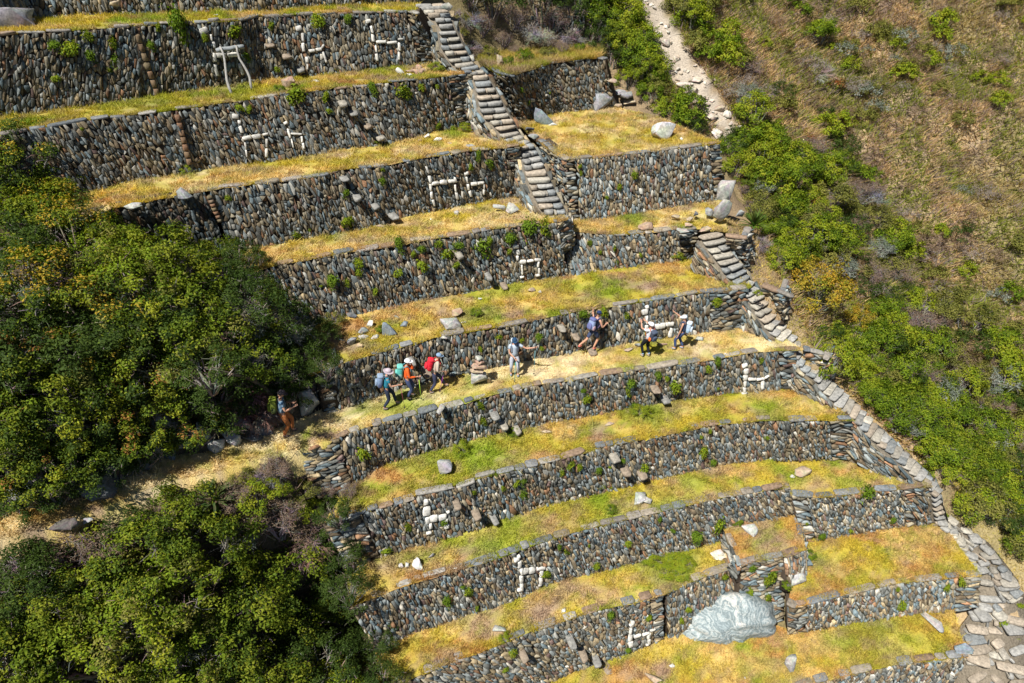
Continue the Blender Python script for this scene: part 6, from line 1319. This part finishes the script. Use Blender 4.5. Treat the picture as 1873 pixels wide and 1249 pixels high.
person('hiker in blue checked shirt and rust trousers standing in the shade on the footpath', at(527, 796, _pz) + Vector((0, 0, .05)), .35, 1.85, (-.1, .16, .08), (.1, -.12, .08), (-.08, .34, 1.12), (.14, .34, 1.10), lean=(0, .06), head=(0, .5), shirt=(.1, .2, .3), shirtfn=plaid, trousers=(.42, .15, .05), shoe=(.12, .09, .08), hat='cap', hatc=(.05, .04, .05), hair=(.02, .02, .02),
       pack=((.16, .20, .03), (.20, .25, .03), (.07, .09, .03)), packlab='olive-green backpack worn by the hiker in the shade', strap=(.03, .03, .03))
# the phone of the photographing hiker
def phone():
    q = at(1181, 651, .04); f = Vector((math.cos(R(118)), math.sin(R(118)), 0)); c = q + f * .52 + Vector((-.02, 0, 1.38)); mb = MB(); r = Vector((f.y, -f.x, 0)); V = []
    for dz in (-.08, .08):
        for dr in (-.04, .04):
            for df in (-.005, .005): V.append(c + r * dr + f * df + Vector((0, 0, dz)))
    mb.add(V, [(0, 1, 3, 2), (4, 6, 7, 5), (0, 4, 5, 1), (2, 3, 7, 6), (0, 2, 6, 4), (1, 5, 7, 3)], (.35, .08, .16)); tag(mb.build('phone', M_skin), 'pink-cased phone held up by the hiker in the white top', 'phone')
phone()
print('done', round(time.time() - _t0, 1))


# ------------------------------------------------------------------ labels that single each plant and stone out
def _ord(i):
    W_ = 'first second third fourth fifth sixth seventh eighth ninth tenth eleventh twelfth'.split()
    return W_[i] if i < 12 else '%d%s' % (i + 1, 'th' if (i + 1) % 100 in (11, 12, 13) else {1: 'st', 2: 'nd', 3: 'rd'}.get((i + 1) % 10, 'th'))
LM = {'brush at the left ends of the terraces': [(460, 490, 'at left end of the terrace above the fourth wall'), (600, 640, 'at left end of the terrace above the hikers'), (610, 930, 'at left end of first terrace below hikers'), (645, 1050, 'at left end of second terrace below hikers'), (695, 1170, 'at left end of the bare terrace'), (720, 1255, 'at the bottom corner of the bare terrace')],
      'thicket above the footpath': [(0, 280, 'in the upper left corner of the dark thicket'), (20, 540, 'by the left photo edge above the footpath'), (120, 420, 'high in the thicket near its left side'), (300, 440, 'below the broken end of the third wall'), (250, 580, 'in the middle of the dark thicket'), (430, 500, 'at the left end of the fourth wall'), (520, 620, 'at the right tip of the dark thicket'), (470, 700, 'over the hiker in the shade'), (330, 740, 'over the middle of the shaded cliff'), (150, 720, 'low in the thicket, left of its middle'), (40, 850, 'over the path at the left photo edge'), (200, 830, 'on the cliff above the dark path boulder')],
      'shrubs below the footpath': [(40, 1040, 'below the path by the left edge'), (40, 1220, 'in the bottom left corner'), (180, 1000, 'under the large dark path boulder'), (320, 960, 'at the top of the lower bush'), (300, 1110, 'in the middle of the lower bush'), (300, 1240, 'at the bottom edge, left'), (540, 1240, 'at the bottom edge beside the lowest wall'), (470, 1080, 'on the right half of the lower bush'), (490, 900, 'just under the path near the terraces'), (600, 1000, 'beside the left wall ends'), (640, 1160, 'in the shade beside the lower wall ends')],
      'shrubs of the gully': [(1140, 60, 'left of the landslip scar, top'), (1240, 190, 'behind the square platform'), (1290, 60, 'right of the landslip scar, top'), (1360, 180, 'right of the landslip scar, middle'), (1370, 300, 'by the square platform corner'), (1430, 400, 'right of the rosette plant'), (1500, 300, 'in the upper gully thicket'), (1470, 480, 'around the golden dome shrub'), (1540, 640, 'beside the middle of the long staircase'), (1620, 520, 'upslope of the golden dome shrub'), (1660, 740, 'beside the lower long staircase'), (1700, 600, 'on the middle right slope'), (1800, 800, 'right of the lower long staircase'), (1860, 950, 'at the right edge, lower'), (1850, 650, 'at the right edge, middle')],
      'shrubs of the dry hillside': [(1400, 40, 'near the top edge, left'), (1550, 60, 'near the top edge, middle'), (1800, 50, 'in the upper right corner'), (1600, 200, 'on the upper slope'), (1850, 250, 'at the right edge, upper'), (1700, 350, 'in the middle of the dry slope'), (1850, 450, 'at the right edge of the dry slope'), (1600, 400, 'low on the dry slope')],
      'thicket above the curved wall': [(860, 20, 'at the stair head by the brown thicket'), (950, 40, 'in the middle of the brown thicket'), (1060, 50, 'at the right of the brown thicket')],
      'overgrown patch beside the upper staircase': [(960, 105, 'on the overgrown patch above the curved wall')], 'bright leafy patch': [(1215, 1030, 'in the leafy patch on the bare terrace')]}
def number():
    sets = {}
    for o in COL.objects:
        if o.parent is None and o.get('group') and o.get('category') in ('shrub', 'plant', 'rock'):
            p = np.array([o.location.x, o.location.y, o.location.z]); u, v = project(p); g = o['group']
            if g in LM:
                kind = next((t for t in LAB.values() if o['label'].startswith(t)), 'leafy clump'); pl = min(LM[g], key=lambda m: (m[0] - u) ** 2 + (m[1] - v) ** 2)[2]; lab = kind + ' ' + pl
            else: lab = o['label']
            sets.setdefault((g, lab), []).append((float(u), o))
    for (g, lab), lst in sets.items():
        lst.sort(key=lambda t: t[0])
        for i, (u, o) in enumerate(lst):
            if len(lab.split()) > 12: lab = ' '.join(w for w in lab.split() if w != 'the')
            o['label'] = lab if len(lst) == 1 else lab + (', leftmost' if i == 0 else ', rightmost' if i == len(lst) - 1 else ', %s from the left' % _ord(i))
number()
